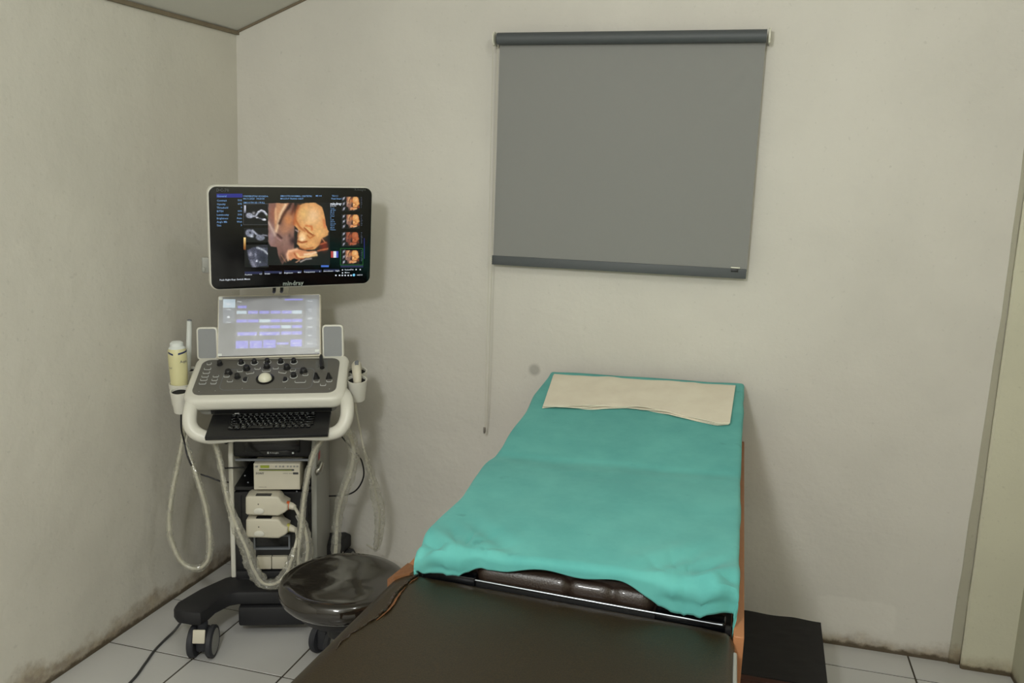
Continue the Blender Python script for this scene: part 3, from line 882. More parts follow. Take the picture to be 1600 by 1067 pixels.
# ---- tower body
SL, SR = -.162, .138
mb = MB()
mb.prism([(-.100, .14), (.250, .14), (.284, .17), (.288, .62), (.270, .685), (.23, .70), (-.10, .70)], .017, 0, bev=.005,
         T=Matrix(((0, 0, 1, SL), (-1, 0, 0, 0), (0, 1, 0, 0), (0, 0, 0, 1))))
mb.build('side_panel', M['white'], UM)
mb = MB()
mb.prism([(-.110, .10), (.250, .14), (.284, .17), (.288, .62), (.270, .685), (.23, .70), (-.11, .70)], .020, 0, bev=.005,
         T=Matrix(((0, 0, 1, SR-.018), (-1, 0, 0, 0), (0, 1, 0, 0), (0, 0, 0, 1))))
tag(mb.build('side_panel', M['shell'], UM), 'grey right side panel')
MB().box(((SL+SR)/2, .092, .42), (SR-SL-.034, .016, .55)).build('back_panel', M['shell'], UM)
mb = MB(); mb.box((-.012, -.100, .315), (.266, .360, .34)); mb.build('lower_housing', M['black'], UM)
mb = MB(); mb.box((-.012, -.098, .655), (.266, .364, .084), bev=.008); mb.build('drive_housing', M['black'], UM)
mb = MB(); mb.box((-.012, -.09, .498), (.266, .37, .012)); mb.build('printer_shelf', M['black'], UM)
mb = MB(); mb.box((-.012, -.289, .607), (.250, .012, .007), bev=.002); mb.build('shelf_edge', M['grey'], UM)
mb = MB(); mb.box((-.012, -.284, .655), (.190, .006, .046), bev=.002); mb.build('drive_front', M['gblack'], UM)
mb = MB(); mb.box((.006, -.2885, .632), (.118, .003, .014), bev=.001); mb.build('disc_drawer', M['gblack'], UM)
Td = frame(0, .2905, 0)
mb = MB(); text_mb(mb, 'X-Insight', -.020, .6325, .0085, 0, Td); mb.build('drive_lettering', M['textl'], UM)
mb = MB(); mb.quad(-.028, .629, -.023, .6365, 0, Td); mb.build('drive_mark', M['textl'], UM)
mb = MB(); mb.quad(.056, .629, .0625, .6355, 0, Td); mb.build('drive_button', M['textl'], UM)
mb = MB(); text_mb(mb, 'DVD', -.010, .664, .008, -.0035, Td, 'CENTER', .02); mb.build('disc_mark', M['textg'], UM)
# recess plate for the connectors
mb = MB(); frame_mb(mb, rrect(-.130, .215, .108, .488, .012), rrect(-.122, .223, .100, .480, .010), .006, .279, TF); mb.build('connector_bay_rim', M['blackm'], UM)
mb = MB(); frame_mb(mb, rrect(-.080, .276, .046, .330, .004, 3), rrect(-.074, .283, .040, .325, .003, 3), .012, .280, TF); mb.build('socket_frame', M['grey'], UM)
mb = MB(); mb.box((-.017, -.281, .304), (.112, .006, .04)); mb.build('empty_socket', M['gblack'], UM)
for (a0, a1) in ((-.070, -.0195), (-.0175, .037)):
    mb = MB(); mb.box(((a0+a1)/2, -.288, .228), (a1-a0, .018, .046), bev=.002); mb.build('socket_cover', M['cream'], UM)
mb = MB(); mb.box((-.012, -.287, .180), (.262, .012, .030), bev=.003); mb.build('lower_bumper', M['blackm'], UM)
for (zz, aa) in ((.545, -.108), (.405, .085), (.520, -.098), (.49, .07)):
    mb = MB(); mb.box((aa, -.285 if zz < .5 else -.276, zz), (.005, .003, .005), bev=.001); mb.build('indicator', M['grey'], UM)
# round silver lock, red sticker on the side panel front
mb = MB(); mb.tube([(.139, -.268, .560), (.146, -.282, .566), (.156, -.270, .592)], [.013, .017, .010], 14, 5, flat=.8); tag(mb.build('side_latch', M['steel'], UM), 'rounded silver latch')
mb = MB(); mb.box((.1415, -.225, .603), (.0015, .040, .026), bev=.0004, T=None); tag(mb.build('sticker', M['red'], UM), 'small red sticker')
# neck
mb = MB(); mb.box((-.01, -.10, .77), (.13, .15, .17), bev=.02); mb.build('neck', M['shell'], UM)

# ---- console
RL = .030
TP = Matrix.Translation((-.010, -.330, .9165)) @ Matrix.Rotation(-RL, 4, 'Y') @ Matrix.Rotation(math.atan2(.077, .18), 4, 'X')
mb = MB(); mb.prism(rrect(-.262, -.128, .258, .138, .045, 7), .046, -.050, bev=.014, T=TP, seg=3); mb.build('console_body', M['white'], UM)
mb = MB(); mb.prism(rrect(-.228, -.100, .228, .020, .03, 5), .040, -.088, bev=.010, T=TP, seg=2); mb.build('console_underside', M['shell'], UM)
pn = MB().prism([(x*(1 if y > 0 else 1.0), y) for x, y in rrect(-.236, -.099, .228, .100, .030, 7)], .004, -.005, bev=.0012, T=TP).build('control_panel', M['panel'], UM)
mb = MB(); frame_mb(mb, rrect(-.152, -.078, .148, .040, .022, 6), rrect(-.1506, -.0766, .1466, .0386, .0206, 6), .0005, -.001, TP); mb.build('panel_groove', M['grey'], pn)
gp = hom([(318, 563), (533, 561), (528, 612), (305, 617)], [(-.236, .098), (.228, .098), (.228, -.098), (-.236, -.098)])
def zc(U, V): return gp(290+U/6.154, 560+V/6.154)
knob_me = None
def knob(U, V, s_=1.0):
    global knob_me
    x, y = zc(U, V+22*s_)
    if knob_me is None:
        mb = MB(); mb.lathe([(.0105, 0), (.0105, .002), (.0085, .003), (.0078, .014), (.0065, .0155), (.001, .0155)], 20)
        mb.box((0, .004, .0157), (.0012, .006, .0008)); o = mb.build('knob', M['black'], pn); knob_me = o
    else:
        o = knob_me.copy(); COL.objects.link(o)
    o.matrix_parent_inverse = Matrix.Identity(4)
    o.matrix_local = TP @ Matrix.Translation((x, y, -.001)) @ Matrix.Diagonal((s_, s_, 1, 1))
    return x, y
ring_me = None
def knob_ring(x, y):
    global ring_me
    if ring_me is None:
        mb = MB(); n = 24
        frame_mb(mb, [(.0125*math.cos(2*math.pi*i/n), .0125*math.sin(2*math.pi*i/n)) for i in range(n)], [(.0108*math.cos(2*math.pi*i/n), .0108*math.sin(2*math.pi*i/n)) for i in range(n)], .0022, 0)
        o = mb.build('knob_ring', M['textl'], pn); ring_me = o
    else:
        o = ring_me.copy(); COL.objects.link(o)
    o.matrix_local = TP @ Matrix.Translation((x, y, -.001))
for U, V, s_, rg in ((345, 40, 1.0, 0), (555, 32, 1, 1), (683, 28, 1, 1), (808, 22, 1, 1), (937, 25, 1, 1), (1062, 22, 1, 1), (613, 82, 1.22, 0), (440, 122, 1.3, 0),
                     (807, 68, 1.15, 0), (1000, 75, 1.22, 0), (1160, 110, 1.3, 0), (532, 165, 1.05, 0), (1070, 155, 1.1, 1)):
    x, y = knob(U, V, s_)
    if rg: knob_ring(x, y)
btn = {}
def button(U, V, wd=.020, hh=.010, rot=0, m_='black'):
    x, y = zc(U, V-8)
    key = (round(wd, 4), round(hh, 4))
    if key not in btn:
        k = MB(); k.prism(rrect(-wd/2, -hh/2, wd/2, hh/2, hh*.42, 4), .0040, 0, bev=.0012)
        rg = MB(); frame_mb(rg, rrect(-wd/2-.0016, -hh/2-.0016, wd/2+.0016, hh/2+.0016, hh*.5, 4), rrect(-wd/2, -hh/2, wd/2, hh/2, hh*.42, 4), .0016, 0)
        btn[key] = (k.build('button', M['panel'], pn), rg.build('button_rim', M['textl'], pn)); a, b_ = btn[key]
    else:
        a, b_ = [o.copy() for o in btn[key]]; COL.objects.link(a); COL.objects.link(b_)
    for o in (a, b_): o.matrix_local = TP @ Matrix.Translation((x, y, -.001)) @ Matrix.Rotation(rot, 4, 'Z')
for U, V in ((228, 112), (220, 149), (213, 185), (205, 217), (197, 252)): button(U, V)
for U, V in ((320, 184), (312, 218), (305, 250), (425, 184), (463, 230), (550, 133), (718, 110), (893, 107), (1058, 130), (1178, 170), (1285, 232), (1403, 228), (1348, 264)): button(U, V, .0165, .010)
for U, V, ro in ((650, 152, .25), (960, 147, -.25)): button(U, V, .024, .009, ro)
button(805, 132, .026, .008); button(1135, 234, .034, .012)
button(237, 62, .013, .012)
# kidney shaped keys beside the trackball
for U, sx in ((617, 1), (985, -1)):
    x, y = zc(U, 210)
    o_, i_ = [], []
    for k in range(20):
        a = 2*math.pi*k/20; ex = .0105*math.cos(a); ey = .0125*math.sin(a)
        if ex*sx > .004: ex = sx*.004
        o_.append((x+ex*1.16, y+ey*1.16)); i_.append((x+ex, y+ey))
    mb = MB(); frame_mb(mb, o_, i_, .002, -.001, TP); mb.build('button_rim', M['textl'], pn)
    mb = MB(); mb.prism(i_, .004, -.001, T=TP); mb.build('select_key', M['black'], pn)
# trackball
x, y = zc(800, 204)
mb = MB(); mb.lathe([(.0300, 0), (.0300, .003), (.0245, .004), (.0225, .001)], 36, c=(x, y, -.001), T=TP); mb.build('trackball_ring', M['gblack'], pn)
mb = MB(); mb.lathe([(.0225*math.cos(math.radians(t_)), .002+.0200*math.sin(math.radians(t_))) for t_ in range(0, 91, 9)], 32, c=(x, y, -.001), T=TP)
tag(mb.build('trackball', mat('trackball_ivory', rgb(226, 224, 204), .25, var=.02), pn), 'ivory trackball')
# slider tracks
for k in range(8):
    for U in (1290, 1362):
        x, y = zc(U, 32+k*12)
        mb = MB(); mb.box((x, y, -.0006), (.015, .0013, .0010), T=TP); mb.build('slider_track', M['textg'], pn)
for U in (1283, 1400):
    x, y = zc(U, 195)
    mb = MB(); mb.lathe([(.0115, 0), (.0085, .006), (.005, .018), (.0045, .022), (.001, .023)], 16, c=(x, y, -.001), T=TP); mb.build('toggle', M['black'], pn)
for U, V in ((172, 322), (330, 315), (1408, 295), (590, 292), (998, 285)):
    x, y = zc(U, V); mb = MB(); mb.lathe([(.0012, 0), (.0010, .0008)], 8, c=(x, y, -.001), T=TP); mb.build('indicator', M['textl'], pn)

# handle: one bent white bar running round the keyboard
HP = [(-.222, -.33, .850), (-.240, -.40, .846), (-.243, -.440, .812), (-.238, -.456, .775), (-.214, -.464, .750), (-.170, -.466, .738), (-.09, -.484, .741), (.01, -.486, .743), (.11, -.484, .748), (.190, -.466, .750),
      (.234, -.464, .764), (.255, -.456, .795), (.259, -.440, .830), (.252, -.40, .858), (.232, -.33, .862)]
mb = MB(); mb.tube(HP, [.019, .020, .021, .021, .021, .019, .009, .008, .009, .019, .021, .021, .021, .020, .019], 14, 7, flat=1.1); mb.build('handle', M['white'], UM)
# keyboard tray
TK = Matrix.Translation((.010, -.450, .7825)) @ Matrix.Rotation(-.036, 4, 'Y') @ Matrix.Rotation(math.atan2(.043, .115), 4, 'X')
kb = MB().box((0, -.001, -.007), (.386, .126, .014), bev=.003, T=TK).build('keyboard_tray', M['black'], UM)
mb = MB(); mb.box((0, .060, .026), (.392, .008, .046), bev=.002, T=TK); mb.build('keyboard_riser', M['black'], UM)
mb = MB(); random.seed(3)
rows = ['`1234567890-=', 'QWERTYUIOP[]', 'ASDFGHJKL;\'', 'ZXCVBNM,./']
lg = MB()
def key(x, y, wd, txt=None):
    mb.box((x, y, .0035), (wd-.0022, .0118, .0045), bev=.0009, seg=1, T=TK)
    if txt: text_mb(lg, txt, x-wd*.30, y+.0015, .0075, .0060, TK, 'LEFT', .04)
x0 = -.128; kw = .0176
for k in range(15): key(x0+.008+k*kw*1.04, .0455, kw, 'F%d' % k if 0 < k < 13 else 'Esc' if k == 0 else 'Dl')
for ri, rw in enumerate(rows):
    yy = .0315-ri*.0138; off = (0, .026, .031, .040)[ri]
    if off: key(x0+off/2-.001, yy, off-.001, '>')
    for k, chx in enumerate(rw): key(x0+off+.0085+k*kw, yy, kw, chx)
    xe = x0+off+len(rw)*kw; xr = .146
    if xr-xe > .02: key((xe+xr)/2-.001, yy, xr-xe-.002, '<')
yy = -.0237
for (a, wd, tx) in ((-.119, .019, 'Fn'), (-.098, .020, 'Ct'), (-.077, .020, 'Al'), (-.025, .082, None), (.028, .019, 'Al'), (.048, .018, 'Ct'), (.068, .017, None), (.089, .017, '<'), (.108, .017, 'v'), (.127, .017, '>')): key(a, yy, wd, tx)
key(.108, -.0100, .017, '^')
tag(mb.build('keys', M['gblack'], kb), kind='stuff')
lg.build('key_lettering', M['textg'], kb)
mb = MB()
for xx in (-.112, ): mb.box((xx, .0515, .0075), (.014, .004, .001), T=TK)
mb.build('key_lamp', M['textl'], kb)

# ---- speakers
for (a0, a1, z0, z1_) in ((-.274, -.202, .944, 1.058), (.152, .226, .955, 1.074)):
    Ts = frame((a0+a1)/2, .215, (z0+z1_)/2, 0, .12, RL)
    wd, hh = a1-a0, z1_-z0
    s_ = MB().prism(rrect(-wd/2, -hh/2, wd/2, hh/2, .013, 5), .030, -.028, bev=.004, T=Ts).build('speaker', M['white'], UM)
    MB().prism(rrect(-wd/2+.006, -hh/2+.006, wd/2-.006, hh/2-.006, .008, 4), .0015, .0008, T=Ts).build('speaker_cloth', M['speaker'], s_)

# ---- touch screen
TT = frame(-.030, .200, 1.064, 0, .38, .045)
ts = MB().prism(rrect(-.176, -.112, .176, .112, .008, 4), .022, -.022, bev=.003, T=TT).build('touch_screen', M['cream'], UM)
MB().prism(rrect(-.171, -.106, .171, .107, .004, 3), .0010, .0002, T=TT).build('touch_glass', M['gblack'], ts)
gt = hom([(75, 100), (1500, 70), (1515, 950), (75, 965)], [(-.171, .107), (.171, .107), (.171, -.106), (-.171, -.106)])
def tq(mb, x0, y0, x1, y1, z):
    P = [gt(x0, y1), gt(x1, y1), gt(x1, y0), gt(x0, y0)]
    mb.add([(p[0], p[1], z) for p in P], [(0, 1, 2, 3)], False, TT)
mb = MB(); tq(mb, 310, 120, 1290, 850, .0014); mb.build('screen_background', M['e_bg'], ts)
mb = MB(); tq(mb, 1300, 130, 1470, 850, .0014); tq(mb, 130, 260, 300, 480, .0014); mb.build('screen_columns', M['e_side'], ts)
mb = MB()
for q in ((1000, 125, 1260, 150), (335, 225, 460, 262), (480, 300, 620, 345), (640, 300, 780, 345), (800, 300, 940, 345), (960, 300, 1100, 345), (320, 425, 470, 470), (480, 425, 630, 470),
          (800, 425, 940, 470), (955, 425, 1100, 470), (1110, 425, 1255, 470), (650, 515, 790, 558), (800, 515, 940, 558), (1110, 515, 1255, 558), (335, 610, 610, 660), (645, 610, 935, 660), (955, 605, 1100, 655),
          (1110, 605, 1255, 655), (315, 735, 490, 845), (510, 735, 685, 845), (700, 725, 880, 845), (895, 765, 1065, 800), (1090, 725, 1255, 830)): tq(mb, *q, .0017)
mb.build('screen_buttons', M['e_btn'], ts)
mb = MB()
for q in ((130, 130, 300, 255), (320, 300, 460, 345), (1110, 298, 1250, 348), (640, 425, 795, 470), (955, 515, 1095, 560)): tq(mb, *q, .0018)
mb.build('screen_active_buttons', M['e_btn2'], ts)
mb = MB()
def tt(s, x, y, size=.0065, al='CENTER'):
    p = gt(x, y); text_mb(mb, s, p[0], p[1], size, .0021, TT, al, .02)
tt('Image', 360, 165); tt('Setup', 210, 280); tt('Tools', 210, 465)
for q in ((175, 190, 225, 215), (190, 375, 225, 405), (345, 650, 370, 662), (580, 650, 600, 662), (655, 645, 680, 660), (895, 640, 915, 655)): tq(mb, *q, .0021)
for k, s in enumerate(('Focus', 'Auto', 'Quick', 'Zoom', 'Save')):
    tt(s, 1370, 150+130*k if k else 160); 
for s, x, y in (('Gain', 1370, 310), ('Mode', 1370, 425), ('Rotate', 1370, 550), ('View', 1370, 668), ('Measure', 1375, 790), ('iGain', 400, 835), ('2.0', 595, 835), ('Threshold', 790, 790), ('50%', 790, 832),
                ('Smooth', 975, 785), ('3', 975, 825), ('Brightness', 1170, 780), ('60%', 1170, 820), ('Size', 595, 790), ('Render', 1025, 645), ('Tint', 1180, 645), ('Rotate', 470, 636), ('Position', 790, 636), ('iLive', 550, 325), ('VOI', 710, 325), ('Cut', 870, 325), ('Edit', 1030, 325), ('Reset', 1180, 460), ('Accept', 1180, 548)):
    tt(s, x, y, .0055)
mb.build('touch_lettering', M['e_white'], ts)
# crumpled protective film over the touch screen
mb = MB(); nx, ny = 34, 24; v, fc = [], []
for j in range(ny+1):
    for i in range(nx+1):
        x = -.172+.344*i/nx; y = -.104+.212*j/ny
        z = .0036+.0016*noise.noise(Vector((x*16, y*16, 3)))
        v.append((x, y, z))
for j in range(ny):
    for i in range(nx): a = j*(nx+1)+i; fc.append((a, a+1, a+nx+2, a+nx+1))
mb.add(v, fc, True, TT); tag(mb.build('protective_film', M['film'], ts), 'hazy clear film over the touch screen')
mb = MB(); mb.box((-.165, -.099, .0052), (.014, .009, .001), T=TT); mb.box((.163, -.094, .0052), (.014, .009, .001), T=TT); mb.box((-.165, .100, .0052), (.012, .010, .001), T=TT)
mb.build('corner_tape', M['cap'], ts)

# ---- monitor
mon_w, mon_h = .530, .336
TM = frame(.077, .339, 1.381, .377, -.129, .022)
mn = MB().prism(rrect(-mon_w/2, -mon_h/2, mon_w/2, mon_h/2, .028, 8), .034, -.034, bev=.008, T=TM, seg=3).build('monitor', M['white'], UM)
MB().prism(rrect(-mon_w/2+.004, -mon_h/2+.005, mon_w/2-.004, mon_h/2-.004, .024, 8), .0020, .0002, bev=.0006, T=TM).build('monitor_glass', M['gblack'], mn)
MB().prism(rrect(-.16, -.10, .16, .10, .03, 5), .022, -.055, bev=.008, T=TM).build('monitor_back', M['white'], mn)
gm = hom([(323, 289), (583, 292), (579, 444), (329, 455)], [(-.265, .168), (.265, .168), (.265, -.168), (-.265, -.168)])
def zm(U, V): return gm(300+U/5, 270+V/5)          # 5x enlargement of the screen
def mq(mb, x0, y0, x1, y1, z):
    P = [zm(x0, y1), zm(x1, y1), zm(x1, y0), zm(x0, y0)]
    mb.add([(p[0], p[1], z) for p in P], [(0, 1, 2, 3)], False, TM)
def mt(mb, s, x, y, size, al='LEFT', bold=.01):
    p = zm(x, y); text_mb(mb, s, p[0], p[1], size, .0030, TM, al, bold)
mb = MB(); mt(mb, 'mindray', 790, 862, .021, 'CENTER', .02); mb.build('maker_lettering', mat('logo_print', rgb(150, 158, 152), .5), mn)
mb = MB(); mt(mb, 'DC-70', 188, 135, .0135, 'LEFT'); mt(mb, 'X-Insight', 1265, 131, .0110, 'LEFT', 0); mb.build('model_lettering', mat('faint_print', rgb(86, 88, 88), .5), mn)
mb = MB(); mq(mb, 190, 162, 393, 192, .0026); mb.build('menu_header', M['e_blue'], mn)
mb = MB()
mq(mb, 1008, 716, 1068, 736, .0026); mb.build('menu_button', emis('screen_bright_blue', rgb(70, 110, 200), .9), mn)
mb = MB()
for k in range(5): mq(mb, 412+k*154, 772-k*5, 550+k*154 if k < 4 else 1150, 790-k*5, .0026)
mq(mb, 1160, 722, 1335, 738, .0026)
mb.build('parameter_bars', M['e_bar'], mn)
mb = MB()
mt(mb, 'General', 192, 181, .0090)
for k, (s, q) in enumerate((('Contrast', '50%'), ('Opacity', '60%'), ('Threshold', '9'), ('B/TDI', '60%'), ('Luminosity', '50%'), ('Brightness', 'Auto'), ('Angle Mk', 'Wait'), ('Tint', '3'))):
    mt(mb, s, 192, 216+k*28, .0082); mt(mb, q, 390, 214+k*28, .0078, 'RIGHT')
for s, x, y in (('UNIVERSITAS HUSADA', 398, 182), ('04-11-2020', 398, 202), ('14:23:05', 500, 202), ('SMOOTH NORMAL OBSTETRI', 690, 181), ('MULTI-F TRANS OBST', 690, 202), ('MI 0.4', 966, 180),
                ('TIS 0.1', 1092, 181), ('Fetal Smart', 1088, 202), ('SMOOTH 3D / FULL', 400, 233)): mt(mb, s, x, y, .0076)
for k, s in enumerate(('Tools', 'AP 95%', 'FR 12', 'D 9.6', 'iClear', 'B', 'G 50', 'DR 90', 'Smooth', 'Tint 3', 'iBeam', 'Volume')): mt(mb, s, 1080, 277+k*15.2, .0058)
mb.build('screen_lettering', M['e_text'], mn)
mb = MB()
mt(mb, 'mindray', 1080, 242, .0115, 'LEFT', .03); mt(mb, 'DC-70', 1080, 259, .0070)
mt(mb, 'Push Right Key: Switch Menu', 216, 838, .0080)
for k, (s, q) in enumerate((('Position', '0.5'), ('Width', '50'), ('Brightness', 'Mid'), ('Transparency', '4'), ('Smoothness', 'Right'))): mt(mb, s, 414+k*153, 796-k*7, .0068); mt(mb, q, (548+k*151), 790-k*6.5, .0068, 'RIGHT')
mt(mb, 'Review/Pan', 1192, 757, .0066); mt(mb, 'Memo', 1192, 779, .0066); mt(mb, '14:27:13', 1285, 798, .0060)
for x in (1118, 1146, 1168, 1190, 1214, 1236): mq(mb, x, 795, x+11, 805, .0028)
for x, y in ((1170, 757), (1170, 780), (1276, 754), (1308, 754)): mq(mb, x, y-4, x+9, y+5, .0028)
mb.build('screen_lettering', M['e_white'], mn)
mb = MB(); p = zm(1263, 797); mb.lathe([(.001, 0), (.0045, 0)], 16, c=(p[0], p[1], .0029), T=TM); mb.build('status_dot', emis('cyan_dot', rgb(120, 200, 235)), mn)
mb = MB(); mq(mb, 1342, 510, 1346, 670, .0026); mb.build('scroll_bar', M['e_blue'], mn)
mb = MB()
for q in ((400, 241, 594, 243), (400, 404, 594, 406), (400, 241, 402, 406), (592, 241, 594, 406)): mq(mb, *q, .0027)
mb.build('image_frame', M['e_frame'], mn)
mb = MB()
for q in ((1158, 590, 1334, 592), (1158, 718, 1334, 720), (1158, 590, 1160, 720), (1332, 590, 1334, 720)): mq(mb, *q, .0028)
mb.build('selection_frame', M['e_green'], mn)

# pictures on the screen: painted point by point
def fbm(X, Y, s, seed, oct=4):
    out = np.zeros_like(X); amp = .5
    rs = np.random.RandomState(seed)
    for o in range(oct):
        g = rs.rand(64, 64)
        xs = (X*s*2**o) % 63; ys = (Y*s*2**o) % 63
        i = xs.astype(int); j = ys.astype(int); fx = xs-i; fy = ys-j
        fx = fx*fx*(3-2*fx); fy = fy*fy*(3-2*fy); i2 = (i+1) % 64; j2 = (j+1) % 64
        out += amp*(g[j, i]*(1-fx)*(1-fy)+g[j, i2]*fx*(1-fy)+g[j2, i]*(1-fx)*fy+g[j2, i2]*fx*fy); amp *= .5
    return out
class Paint:
    def __init__(s, x0, y0, x1, y1, nx, ny, bg=(6, 6, 9)):
        s.nx, s.ny = nx, ny; s.b = (x0, y0, x1, y1)
        s.X, s.Y = np.meshgrid(np.linspace(x0, x1, nx), np.linspace(y0, y1, ny)); s.I = np.ones((ny, nx, 3))*np.array(bg, float)
        s.wx = (fbm(s.X, s.Y, .02, 3)-.5)*38; s.wy = (fbm(s.X, s.Y, .02, 5)-.5)*38
    def _mix(s, a, col): a = a[..., None]; s.I = s.I*(1-a)+np.array(col, float)*a
    def poly(s, pts, col, alpha=1, soft=6, warp=1):
        X = s.X+s.wx*warp; Y = s.Y+s.wy*warp; inside = np.zeros(X.shape, bool); d = np.full(X.shape, 1e9)
        n = len(pts)
        for i in range(n):
            (ax, ay), (bx, by) = pts[i], pts[(i+1) % n]
            c = ((ay > Y) != (by > Y)) & (X < (bx-ax)*(Y-ay)/((by-ay) or 1e-9)+ax); inside ^= c
            t = np.clip(((X-ax)*(bx-ax)+(Y-ay)*(by-ay))/((bx-ax)**2+(by-ay)**2+1e-9), 0, 1)
            d = np.minimum(d, np.hypot(X-ax-t*(bx-ax), Y-ay-t*(by-ay)))
        sd = np.where(inside, d, -d); s._mix(np.clip(sd/soft+.5, 0, 1)*alpha, col)
    def ell(s, cx, cy, rx, ry, col, alpha=1, ang=0, hard=1.0, warp=.6):
        X = s.X+s.wx*warp-cx; Y = s.Y+s.wy*warp-cy; c, n = math.cos(ang), math.sin(ang)
        q = np.sqrt(((X*c+Y*n)/rx)**2+((-X*n+Y*c)/ry)**2)
        s._mix(np.clip((1-q)*hard*2.2, 0, 1)*alpha if hard > 1 else np.exp(-(q**2)*1.6)*alpha, col)
    def line(s, pts, wd, col, alpha=1, warp=.4):
        X = s.X+s.wx*warp; Y = s.Y+s.wy*warp; d = np.full(X.shape, 1e9)
        for (ax, ay), (bx, by) in zip(pts[:-1], pts[1:]):
            t = np.clip(((X-ax)*(bx-ax)+(Y-ay)*(by-ay))/((bx-ax)**2+(by-ay)**2+1e-9), 0, 1)
            d = np.minimum(d, np.hypot(X-ax-t*(bx-ax), Y-ay-t*(by-ay)))
        s._mix(np.exp(-(d/wd)**2)*alpha, col)
    def mask(s, pts, soft=8, warp=.6):
        K = s.I.copy(); s.I[:] = 1; s.poly(pts, (0, 0, 0), 1, soft, warp); a = 1-s.I[..., :1]; s.I = K*a+np.array((5, 5, 8))*(1-a)
    def tex(s, amt, sc, seed): s.I = s.I*(1+amt*(fbm(s.X, s.Y, sc, seed)-.5)[..., None]*2)
def picture(name, pt, place, z=.0027, T=TM):
    """place(fx, fy) gives the plane position for fractions of the picture"""
    nx, ny = pt.nx, pt.ny; v = []
    for j in range(ny):
        for i in range(nx):
            p = place(i/(nx-1), j/(ny-1)); v.append((p[0], p[1], z))
    fc = [(j*nx+i, (j+1)*nx+i, (j+1)*nx+i+1, j*nx+i+1) for j in range(ny-1) for i in range(nx-1)]
    mb = MB(); mb.add(v, fc, False, T); o = mb.build(name, M['e_pic'], mn)
    at = o.data.color_attributes.new('picture', 'FLOAT_COLOR', 'POINT')
    c = np.clip(pt.I/255, 0, 1); c = np.where(c <= .04045, c/12.92, ((c+.055)/1.055)**2.4)
    at.data.foreach_set('color', np.concatenate([c, np.ones((ny, nx, 1))], 2).astype(np.float32).ravel())
    return o
def face_paint(nx, ny, tint=(1, 1, 1)):
    p = Paint(80, 60, 1020, 1010, nx, ny)
    p.poly([(84, 66), (480, 62), (480, 760), (300, 1000), (235, 860), (215, 740), (130, 735), (84, 650)], (128, 92, 82), 1, 20, .3)
    p.ell(140, 560, 70, 190, (150, 122, 122), .9); p.ell(160, 230, 60, 170, (150, 92, 72), .8)
    p.poly([(215, 66), (400, 66), (235, 330), (180, 520), (180, 200)], (196, 140, 98), .9, 26, .6)
    p.line([(345, 90), (270, 250), (205, 500)], 22, (228, 194, 156)); p.line([(200, 150), (205, 320)], 14, (214, 170, 130), .8)
    p.line([(88, 360), (150, 470), (190, 560)], 22, (190, 162, 148), .9)
    p.line([(430, 80), (330, 230), (255, 380)], 24, (34, 12, 10), .95); p.line([(480, 120), (440, 240)], 26, (70, 24, 14), .8)
    p.ell(390, 330, 110, 150, (196, 128, 76), .95); p.ell(330, 470, 110, 110, (176, 122, 88), .8)
    p.ell(330, 620, 130, 110, (146, 112, 100), .8); p.line([(225, 550), (290, 600)], 16, (70, 40, 40), .9); p.line([(215, 590), (280, 640)], 9, (170, 130, 130), .7)
    p.ell(410, 560, 30, 40, (82, 58, 52), .8)
    # head
    p.poly([(520, 180), (560, 100), (650, 66), (800, 66), (905, 130), (940, 250), (975, 440), (1000, 500), (985, 560), (900, 600), (860, 700), (780, 770), (640, 780), (560, 740), (520, 690), (530, 600), (540, 480), (480, 400), (480, 280)], (206, 146, 88), 1, 16, .5)
    p.line([(545, 110), (500, 230), (480, 380)], 30, (168, 84, 42), .8)
    p.ell(720, 300, 190, 230, (228, 180, 120), .95, -.2); p.ell(770, 260, 120, 130, (240, 198, 150), .8); p.ell(620, 220, 80, 110, (216, 178, 108), .6)
    p.ell(860, 520, 110, 120, (226, 176, 110), .9); p.ell(740, 690, 140, 80, (226, 168, 104), .9)
    p.line([(930, 330), (950, 430)], 22, (196, 104, 60), .7)
    p.line([(500, 330), (560, 430), (640, 500)], 16, (170, 92, 44), .8)
    p.line([(660, 410), (740, 425), (750, 470)], 16, (196, 104, 52), .8)
    p.line([(640, 450), (690, 510), (760, 550)], 15, (150, 76, 34), .95); p.line([(650, 440), (700, 475), (760, 530)], 8, (240, 200, 130), .8)
    p.line([(680, 560), (720, 600), (790, 560)], 12, (172, 94, 44), .8)
    p.line([(560, 500), (530, 600)], 14, (120, 56, 28), .8)
    p.ell(600, 580, 66, 90, (244, 204, 150), .95, .1); p.ell(600, 620, 46, 32, (252, 222, 180), .8)
    p.line([(535, 650), (600, 668), (665, 650)], 13, (150, 70, 30), .95)
    p.line([(560, 700), (640, 700), (700, 740)], 12, (236, 180, 120), .8); p.line([(560, 745), (640, 770), (760, 745)], 12, (160, 84, 40), .8)
    p.ell(470, 640, 66, 70, (44, 24, 28), .95); p.line([(500, 480), (540, 500)], 14, (200, 170, 160), .7)
    # hand and arm
    p.poly([(380, 800), (430, 770), (560, 770), (700, 800), (800, 790), (830, 850), (700, 890), (560, 930), (480, 910), (420, 940), (380, 900)], (208, 140, 96), 1, 18, .6)
    p.line([(385, 930), (375, 850), (400, 800), (520, 765)], 22, (236, 184, 144), .9); p.line([(520, 840), (560, 890), (700, 880), (820, 860)], 16, (238, 196, 134), .9)
    p.line([(640, 850), (740, 840), (810, 815)], 20, (246, 214, 172), .9); p.line([(480, 830), (520, 900), (620, 920)], 12, (150, 70, 34), .7)
    p.line([(580, 960), (660, 920), (740, 910)], 14, (170, 160, 152), .9); p.line([(500, 970), (560, 940)], 12, (214, 160, 124), .8)
